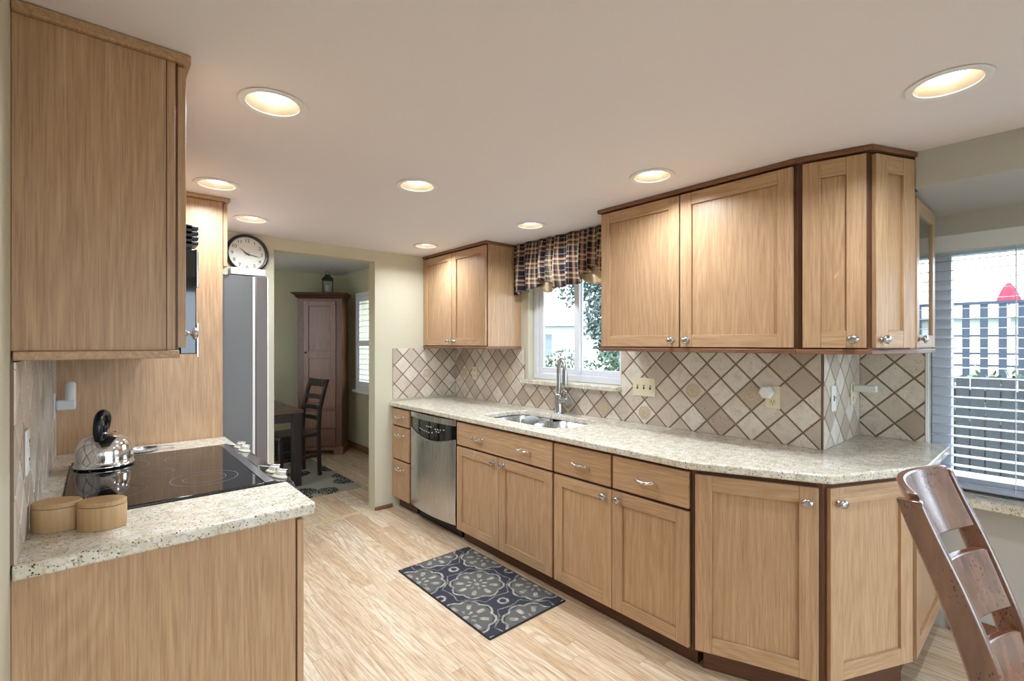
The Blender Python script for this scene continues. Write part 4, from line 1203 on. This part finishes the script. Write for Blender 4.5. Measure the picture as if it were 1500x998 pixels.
# ------------------------------------------------------------------ rug
rz_ = math.atan2(0.01, -0.92)
rg2 = thing('kitchen_rug', 'small dark slate damask rug on the floor before the sink cabinet', 'rug', (1.678, 2.250, 0.0), 0)
MB().box(-0.259, 0.259, -0.452, 0.452, 0.0005, 0.009).build('pile', RUG, rg2, bevel=0.002)
mb = MB(); a, b = 0.266, 0.459
for x0, x1, y0, y1 in ((-a, a, -b, -b + 0.008), (-a, a, b - 0.008, b), (-a, -a + 0.008, -b + 0.008, b - 0.008), (a - 0.008, a, -b + 0.008, b - 0.008)): mb.box(x0, x1, y0, y1, 0.0005, 0.008)
mb.build('binding', RUGEDGE, rg2, bevel=0.002)

# ------------------------------------------------------------------ valance
vl = thing('valance', 'plaid scalloped curtain valance over the sink window', 'curtain', (2.545, 2.345, 0))
def cloth(name, m, hem, top, x0, amp, y0=-0.495, y1=0.520, nu=150, nv=18, parent=vl, width=1.5):
    mb = MB(); uvl = mb.bm.loops.layers.uv.new('UVMap')
    g = []
    for i in range(nu + 1):
        u = i / nu
        y = y1 + (y0 - y1) * u
        col = []
        ph = 2 * PI * u * 10 + 1.6 * math.sin(u * 17)
        hz = hem(u)
        for j in range(nv + 1):
            v = j / nv
            z = top + (hz - top) * v
            am = amp * (0.45 + 0.75 * v)
            x = x0 + am * math.sin(ph + 0.5 * math.sin(v * 3 + u * 9)) - 0.012 * math.sin(PI * v)
            yy = y + 0.35 * am * math.cos(ph)
            col.append((mb.bm.verts.new((x, yy, z)), (u * width, (top - z))))
        g.append(col)
    for i in range(nu):
        for j in range(nv):
            q = [g[i][j], g[i + 1][j], g[i + 1][j + 1], g[i][j + 1]]
            f = mb.bm.faces.new([a[0] for a in q])
            for lp, a in zip(f.loops, q): lp[uvl].uv = a[1]
    o = mb.build(name, m, parent, smooth=80)
    so = o.modifiers.new('thick', 'SOLIDIFY'); so.thickness = 0.002
    return o
def hem_front(u):
    z = 1.822
    if u < 0.12: z = 1.80 + 0.30 * (u)
    for c, wd, hh in ((0.32, 0.13, 0.085), (0.80, 0.19, 0.125), ):
        d = abs(u - c)
        if d < wd: z += hh * (1 - d / wd)
    return z - 0.006 * math.sin(u * 60)
def hem_back(u):
    z = 1.90
    for c, wd, hh in ((0.32, 0.14, 0.100), (0.80, 0.20, 0.080)):
        d = abs(u - c)
        if d < wd: z -= hh * (1 - (d / wd) ** 2)
    return z
cloth('plaid_cloth', PLAID, hem_front, 2.196, -0.03, 0.034, nu=260)
cloth('lining', LINING, hem_back, 2.19, 0.022, 0.006, nu=110)
MB().tube([(0.004, 0.525, 2.165), (0.004, -0.50, 2.165)], 0.006, 10).build('curtain_rod', WHITE, vl)

# ------------------------------------------------------------------ foreground chair
ch = thing('dining_chair', 'reddish wooden ladder-back chair in the right foreground beside the counter', 'chair', (1.50, 0.0, 0))
prof = [(0.000, 0.055, 0.0), (0.004, 0.062, 0.25), (0.012, 0.070, 0.46), (0.033, 0.090, 0.62), (0.068, 0.123, 0.76), (0.120, 0.170, 0.91), (0.166, 0.212, 1.02), (0.193, 0.236, 1.088)]
def yfront(z):
    for (a, b, c), (d, e, f) in zip(prof, prof[1:]):
        if c <= z <= f: return a + (d - a) * (z - c) / (f - c)
    return prof[-1][0]
def dense(p, n=5):
    out = []
    for i in range(len(p) - 1):
        p0, p1, p2, p3 = p[max(i - 1, 0)], p[i], p[i + 1], p[min(i + 2, len(p) - 1)]
        for k in range(n):
            s_ = k / n
            out.append(tuple(0.5 * (2 * b + (c - a) * s_ + (2 * a - 5 * b + 4 * c - d) * s_ ** 2 + (3 * b - a - 3 * c + d) * s_ ** 3) for a, b, c, d in zip(p0, p1, p2, p3)))
    return out + [p[-1]]
for sx, lbl in ((-0.208, 0), (0.190, 1)):
    mb = MB()
    mb.sweep([[(sx, a, z), (sx + 0.026, a, z), (sx + 0.026, b, z), (sx, b, z)] for a, b, z in dense(prof)])
    mb.build('back_post', CHERRY, ch, bevel=0.004)
def slat(z0, z1):
    mb = MB(); rings = []
    for i in range(17):
        u = i / 16; x = -0.1815 + 0.371 * u
        sag = 0.050 * math.sin(PI * u)
        r = []
        for z in [z0 + (z1 - z0) * k / 4 for k in range(5)]: r.append((x, yfront(z) + 0.008 + sag, z))
        for z in [z1 - (z1 - z0) * k / 4 for k in range(5)]: r.append((x, yfront(z) + 0.026 + sag, z))
        rings.append(r)
    mb.sweep(rings); mb.build('back_slat', CHERRY, ch, bevel=0.003)
slat(0.955, 1.098); slat(0.775, 0.905); slat(0.60, 0.725)
MB().prism([(-0.225, -0.43), (0.225, -0.43), (0.20, -0.002), (-0.20, -0.002)], 0.435, 0.465).build('seat', CHERRY, ch, bevel=0.008)
mb = MB(); mb.box(-0.19, 0.19, -0.40, -0.38, 0.37, 0.4345).box(-0.20, -0.18, -0.38, -0.01, 0.37, 0.4345).box(0.18, 0.20, -0.38, -0.01, 0.37, 0.4345); mb.build('apron', CHERRY, ch)
for x in (-0.205, 0.165): MB().box(x, x + 0.04, -0.42, -0.38, 0, 0.4345).build('leg', CHERRY, ch, bevel=0.004)

# ------------------------------------------------------------------ dining room things
dr_ = MB().box(-0.4, 1.97, 4.52, 6.05, 0.0005, 0.009).build('dining_rug', DINRUG)
tag(dr_, 'grey floral rug under the dining table beyond the doorway', 'rug')
dt = thing('dining_table', 'dark dining table with brown top seen through the doorway', 'table', (0.85, 5.45, 0.0095))
MB().box(-0.69, 0.69, -0.53, 0.53, 0.722, 0.752).build('top', TABLETOP, dt, bevel=0.004)
mb = MB(); mb.box(-0.63, 0.63, -0.48, -0.455, 0.63, 0.7215).box(-0.63, 0.63, 0.455, 0.48, 0.63, 0.7215).box(-0.64, -0.615, -0.455, 0.455, 0.63, 0.7215).box(0.615, 0.64, -0.455, 0.455, 0.63, 0.7215); mb.build('apron', DARKWOOD, dt)
for sx in (-1, 1):
    for sy in (-1, 1):
        MB().box(sx * 0.67 - 0.04 * (sx > 0) - 0.0 + (0.0 if sx > 0 else 0.0), sx * 0.67 + (0.04 if sx < 0 else 0) if sx < 0 else 0.67 - 0.0 - 0.08, sy * 0.51, sy * 0.51 - sy * 0.08, 0.0, 0.7215).build('leg', DARKWOOD, dt, bevel=0.003) if False else MB().box(min(sx * 0.675, sx * 0.595), max(sx * 0.675, sx * 0.595), min(sy * 0.515, sy * 0.435), max(sy * 0.515, sy * 0.435), 0.0, 0.7215).build('leg', DARKWOOD, dt, bevel=0.003)
pm = MB().box(1.16, 1.50, 5.38, 5.80, 0.7625, 0.7655).build('placemat', PLACEMAT)
tag(pm, 'patterned placemat lying on the dining table', 'placemat')
def ladder_chair(label, loc, rz):
    t = thing('dining_chair', label, 'chair', loc, rz)
    # local: front faces -x, back at +x
    for y in (-0.20, 0.165):
        pr = [(0.20, 0.0), (0.19, 0.25), (0.185, 0.45), (0.20, 0.70), (0.25, 0.90), (0.285, 1.02)]
        mb = MB(); mb.sweep([[(x, y, z), (x + 0.035, y, z), (x + 0.035, y + 0.035, z), (x, y + 0.035, z)] for x, z in pr]); mb.build('back_post', DARKWOOD, t, bevel=0.004)
    for z0, z1, x in ((0.935, 1.015, 0.267), (0.80, 0.85, 0.236), (0.69, 0.735, 0.21), (0.58, 0.62, 0.20)):
        mb = MB(); mb.sweep([[(x + 0.025 * math.sin(PI * i / 8), -0.166 + 0.331 * i / 8, z0), (x + 0.018 + 0.025 * math.sin(PI * i / 8), -0.166 + 0.331 * i / 8, z0), (x + 0.028 + 0.025 * math.sin(PI * i / 8), -0.166 + 0.331 * i / 8, z1), (x + 0.01 + 0.025 * math.sin(PI * i / 8), -0.166 + 0.331 * i / 8, z1)] for i in range(9)])
        mb.build('back_slat', DARKWOOD, t)
    MB().box(-0.22, 0.184, -0.21, 0.21, 0.425, 0.465).build('seat', DARKWOOD, t, bevel=0.008)
    for y in (-0.20, 0.16): MB().box(-0.21, -0.17, y, y + 0.04, 0, 0.4245).build('leg', DARKWOOD, t, bevel=0.003)
    mb = MB()
    for y in (-0.19, 0.17): mb.box(-0.17, 0.188, y, y + 0.02, 0.20, 0.225)
    mb.build('stretcher', DARKWOOD, t)
    return t
ladder_chair('black ladder-back chair at the near right corner of the dining table', (1.555, 5.36, 0.0095), R(8))
ladder_chair('black ladder-back chair pulled up behind the dining table', (1.20, 6.12, 0.0095), R(75))
t = thing('storage_basket', 'dark pleated fabric basket on the floor behind the dining table', 'basket', (1.72, 6.25, 0.001), R(-35))
mb = MB(); n = 64
mb.sweep([[((0.15 + 0.006 * (i % 2)) * math.cos(2 * PI * i / n) * k, (0.11 + 0.006 * (i % 2)) * math.sin(2 * PI * i / n) * k, z) for i in range(n)] for z, k in ((0.0, 0.92), (0.13, 1.0), (0.26, 1.05))])
mb.build('pleated_side', DFABRIC, t, smooth=0)
MB().lathe([(0.158, 0.26), (0.166, 0.262), (0.166, 0.285), (0.150, 0.285), (0.0, 0.272)], seg=40, sx=1.0, sy=0.75).build('rim', BLACK, t)

# corner hutch
hu = thing('hutch_cabinet', 'tall rustic wooden cabinet with one panelled door and two drawers in the dining corner', 'cabinet', (1.915, 6.355, 0), math.atan2(-0.305, 0.43))
w = 0.545; H = 1.99
MB().box(0.0, w, 0.0, 0.31, 0.10, H).build('body', oak('hutch_gap_shade_wood', 'z', srgb(124, 82, 54), srgb(70, 42, 28), 0.35), hu, bevel=0.003)  # body darker than the door, painting shade into the gaps around it
mb = MB()
mb.box(-0.02, 0.10, -0.02, 0.31, 0, 0.10).box(w - 0.10, w + 0.02, -0.02, 0.31, 0, 0.10).box(0.10, w - 0.10, -0.02, 0.0, 0.055, 0.10); mb.build('plinth', PINE, hu, bevel=0.004)
mb = MB()
for k, (o_, z) in enumerate([(0.0, H + 0.001), (0.025, H + 0.02), (0.045, H + 0.045), (0.07, H + 0.065), (0.07, H + 0.08)]):
    pass
mb.sweep([[(-o_, -o_, z), (w + o_, -o_, z), (w + o_ * 0.6, 0.31, z), (-o_, 0.31, z)] for o_, z in ((0.002, H + 0.001), (0.018, H + 0.015), (0.03, H + 0.035), (0.062, H + 0.058), (0.068, H + 0.075))])
mb.build('cornice', oak('hutch_cornice_wood', 'x', srgb(96, 66, 50), srgb(58, 38, 30)), hu)
mb = MB(); x0, x1 = 0.075, w - 0.075; z0, z1 = 0.60, 1.955; r = 0.065; zm = 1.275
mb.box(x0, x0 + r, -0.018, -0.0008, z0, z1).box(x1 - r, x1, -0.018, -0.0008, z0, z1).box(x0 + r, x1 - r, -0.018, -0.0008, z0, z0 + r).box(x0 + r, x1 - r, -0.018, -0.0008, z1 - r, z1).box(x0 + r, x1 - r, -0.018, -0.0008, zm - 0.05, zm + 0.05).box(x0 + r, x1 - r, -0.006, -0.0008, z0 + r, z1 - r)
hd_ = mb.build('door', PINE, hu, bevel=0.003)
MB().lathe([(0.0, 0), (0.008, 0), (0.006, -0.012), (0.014, -0.02), (0.012, -0.028), (0.0, -0.03)], (x0 + 0.03, -0.018, 1.30), 'y', 16).build('knob', CAST, hd_)
for z0, z1 in ((0.115, 0.325), (0.345, 0.56)):
    d_ = MB().box(x0, x1, -0.016, -0.0008, z0, z1).build('drawer', PINE, hu, bevel=0.003)
    MB().lathe([(0.0, 0), (0.010, 0), (0.008, -0.012), (0.017, -0.02), (0.015, -0.028), (0.0, -0.03)], (w / 2, -0.016, (z0 + z1) / 2), 'y', 16).build('knob', CAST, d_)
# lantern on the hutch
M_ = XF[hu] @ Vector((0.33, 0.14, 0))
ln = thing('lantern', 'small black metal lantern on top of the tall rustic cabinet', 'lantern', (M_.x, M_.y, H + 0.0765), R(-20))
mb = MB(); mb.box(-0.07, 0.07, -0.07, 0.07, 0, 0.018)
for sx in (-0.064, 0.052):
    for sy in (-0.064, 0.052): mb.box(sx, sx + 0.012, sy, sy + 0.012, 0.018, 0.17)
mb.box(-0.07, 0.07, -0.07, 0.07, 0.17, 0.182); mb.build('frame', CAST, ln, bevel=0.002)
mb = MB(); mb.sweep([[(-k, -k, z), (k, -k, z), (k, k, z), (-k, k, z)] for k, z in ((0.072, 0.1825), (0.045, 0.215), (0.035, 0.222), (0.030, 0.245), (0.01, 0.25))]); mb.build('roof', CAST, ln)
mb = MB(); mb.box(-0.054, 0.054, -0.060, -0.057, 0.02, 0.168).box(-0.054, 0.054, 0.057, 0.060, 0.02, 0.168).box(-0.060, -0.057, -0.054, 0.054, 0.02, 0.168).box(0.057, 0.060, -0.054, 0.054, 0.02, 0.168); mb.build('panes', glass('lantern_glass'), ln)
MB().lathe([(0.0, 0.0185), (0.03, 0.0185), (0.03, 0.11), (0.0, 0.112)], seg=20).build('candle', WPLASTIC, ln)
MB().tube([(0.022 * math.cos(a), 0, 0.268 + 0.022 * math.sin(a)) for a in [2 * PI * i / 16 for i in range(16)]], 0.003, 8, closed=True).build('ring_handle', CAST, ln)

# ------------------------------------------------------------------ outside
GZ = -0.15
lw = MB().box(2.8, 60, -40, 60, GZ - 0.1, GZ).box(-40, 60, -40, -3.3, GZ - 0.1, GZ).build('ground', LAWN)
struct(lw)
fe = thing('picket_fence', 'low wooden dog-eared board fence outside the nook window', 'fence', (7.5, 0, GZ))
k = 0
mb = MB()
y = -6.0
while y < 3.0:
    hgt = 1.20 + 0.008 * math.sin(k * 2.3)
    mb.prism([(y + 0.007, 0), (y + 0.117, 0), (y + 0.117, hgt - 0.03), (y + 0.092, hgt), (y + 0.03, hgt), (y + 0.007, hgt - 0.03)], 0, 0.02)
    y += 0.124; k += 1
mb.bm.transform(Matrix(((0, 0, 1, 0), (1, 0, 0, 0), (0, 1, 0, 0), (0, 0, 0, 1))))
mb.build('boards', FENCEW, fe)
mb = MB()
for z in (0.25, 0.95): mb.box(0.021, 0.06, -6, 3, z, z + 0.09)
mb.build('rails', FENCEW, fe)

def leaves(mb, lay, c, rad, n, size, rnd, squash=1.0, shell=0.55):
    for _ in range(n):
        d = Vector((rnd.gauss(0, 1), rnd.gauss(0, 1), rnd.gauss(0, 1))).normalized()
        q = (shell + (1 - shell) * rnd.random()) if rnd.random() < 0.75 else rnd.random()
        p = Vector(c) + Vector((d.x * rad[0], d.y * rad[1], d.z * rad[2])) * q
        a = Vector((rnd.gauss(0, 1), rnd.gauss(0, 1), rnd.gauss(0, 1))).normalized()
        b = a.cross(Vector((rnd.gauss(0, 1), rnd.gauss(0, 1), rnd.gauss(0, 1)))).normalized()
        s = size * (0.6 + 0.8 * rnd.random())
        vs = [mb.bm.verts.new(p + v) for v in (a * s, b * s * 0.45 + a * s * 0.1, -a * s, -b * s * 0.45 + a * s * 0.1)]
        f = mb.bm.faces.new(vs)
        f[lay] = rnd.random()

rnd = random.Random(5)
hg = thing('hedge', 'low green hedge showing above the board fence', 'hedge', (8.3, -1.5, GZ))
mb = MB(); lay = mb.bm.faces.layers.float.new('tile')
for i in range(26): leaves(mb, lay, (rnd.uniform(-0.2, 0.2), -4.4 + i * 0.35, 0.75), (0.38, 0.34, 0.58), 260, 0.045, rnd)
mb.build('leaves', LEAF2, hg, smooth=0, recalc=False)
MB().box(-0.2, 0.2, -4.4, 4.4, 0, 0.6).build('branches', BARK, hg)

lf = thing('lattice_fence', 'tall dark lattice fence behind the hedge outside the nook window', 'fence', (11.2, 0, GZ))
mb = MB()
for i in range(46): mb.box(0, 0.02, -6 + i * 0.22, -6 + i * 0.22 + 0.095, 0.75, 2.22)
mb.box(0.02, 0.04, -6, 4.2, 1.18, 1.21)
for i in range(3): mb.box(0.02, 0.04, -6, 4.2, 1.38 + i * 0.30, 1.38 + i * 0.30 + 0.03)
mb.build('lattice', LATTICE, lf)
MB().box(-0.01, 0.05, -6, 4.2, 2.22, 2.27).build('top_rail', LATTICE, lf)
MB().box(0.0, 0.04, -6, 4.2, 0.0, 0.745).build('lower_boards', LATTICE, lf)
nh = thing('neighbor_house', 'white neighbouring house with pale roof behind the lattice fence', 'house', (17, 0, GZ))
MB().box(0, 6, -12, 5.5, 0, 2.25).build('wall', STUCCO, nh)
mb = MB(); mb.sweep([[(-0.5, y, 2.2), (3, y, 3.6), (6.5, y, 2.2)] for y in (-12.5, 2.1)]); mb.build('roof', plain('pale_roof', srgb(214, 210, 204), 0.9), nh)
um = thing('patio_umbrella', 'closed red patio umbrella above the lattice fence', 'umbrella', (13.0, 0.67, GZ))
MB().tube([(0, 0, 0), (0, 0, 2.78)], 0.02, 8).build('pole', WHITE, um)
mb = MB(); n = 16
mb.sweep([[((r * (1 + 0.2 * (i % 2))) * math.cos(2 * PI * i / n), (r * (1 + 0.2 * (i % 2))) * math.sin(2 * PI * i / n), z) for i in range(n)] for r, z in ((0.15, 2.32), (0.14, 2.42), (0.09, 2.58), (0.04, 2.68), (0.02, 2.71))])
mb.build('canopy', REDCLOTH, um, smooth=0)

# seen through the sink window
def tree(name, label, base, trunk, blobs, m, size, cat, seed, group=None):
    t = thing(name, label, cat, base, 0, group)
    rn = random.Random(seed)
    mb = MB()
    for pts, r0, r1 in trunk:
        n = len(pts)
        mb.tube(pts, [r0 + (r1 - r0) * i / (n - 1) for i in range(n)], 8)
    mb.build('trunk' if cat == 'tree' else 'branches', BARK, t)
    mb = MB(); lay = mb.bm.faces.layers.float.new('tile')
    for c, rad, n in blobs: leaves(mb, lay, c, rad, n, size, rn)
    mb.build('foliage', m, t, smooth=0, recalc=False)
tree('garden_tree', 'leafy tree hanging across the right of the sink window', (7.75, 4.95, GZ),
     [([(0, 0, 0), (-0.05, 0.05, 1.2), (-0.2, 0.15, 2.2), (-0.5, 0.5, 3.0)], 0.09, 0.03), ([(-0.2, 0.15, 2.1), (-0.5, 0.7, 2.55), (-0.8, 1.4, 2.75)], 0.03, 0.010)],
     [((-0.7, 0.2, 2.2), (0.75, 0.5, 1.2), 3600), ((-0.6, 0.75, 2.75), (0.6, 0.6, 0.6), 900), ((-0.75, 1.2, 2.7), (0.45, 0.50, 0.45), 650), ((-0.6, 0.75, 1.95), (0.4, 0.35, 0.5), 420), ((0.0, -0.4, 2.6), (0.9, 0.9, 1.2), 2200)], LEAF, 0.050, 'tree', 2)
tree('garden_shrub', 'pale green shrub low in the left of the sink window', (5.35, 4.95, GZ), [([(0, 0, 0), (0, 0, 0.8)], 0.05, 0.02)],
     [((0, 0, 0.78), (0.62, 0.62, 0.70), 2800), ((0.3, 0.75, 0.7), (0.55, 0.5, 0.65), 1300)], LEAF2, 0.036, 'shrub', 3, 'garden shrubs')
tree('garden_shrub', 'pale green shrub low in the right of the sink window', (5.25, 3.82, GZ), [([(0, 0, 0), (0, 0, 0.8)], 0.05, 0.02)],
     [((0, 0, 0.84), (0.52, 0.50, 0.85), 2700)], LEAF2, 0.036, 'shrub', 4, 'garden shrubs')
fh = thing('distant_house', 'distant white house with grey eaves seen through the sink window', 'house', (17.0, 15.2, GZ), R(-49))
MB().box(-7, 7, 0, 6, 0, 2.35).build('wall', STUCCO, fh)
MB().sweep([[(x, -0.6, 2.36), (x, 3, 3.9), (x, 6.6, 2.36), (x, 6.6, 2.5), (x, 3, 4.05), (x, -0.6, 2.5)] for x in (-7.5, 7.5)]).build('roof', ROOFM, fh)
for x in (-4.6, -1.5, 1.7):
    MB().box(x - 0.5, x + 0.5, -0.03, 0.0, 0.9, 2.0).build('window', plain('dark_window', srgb(120, 132, 140), 0.2), fh)
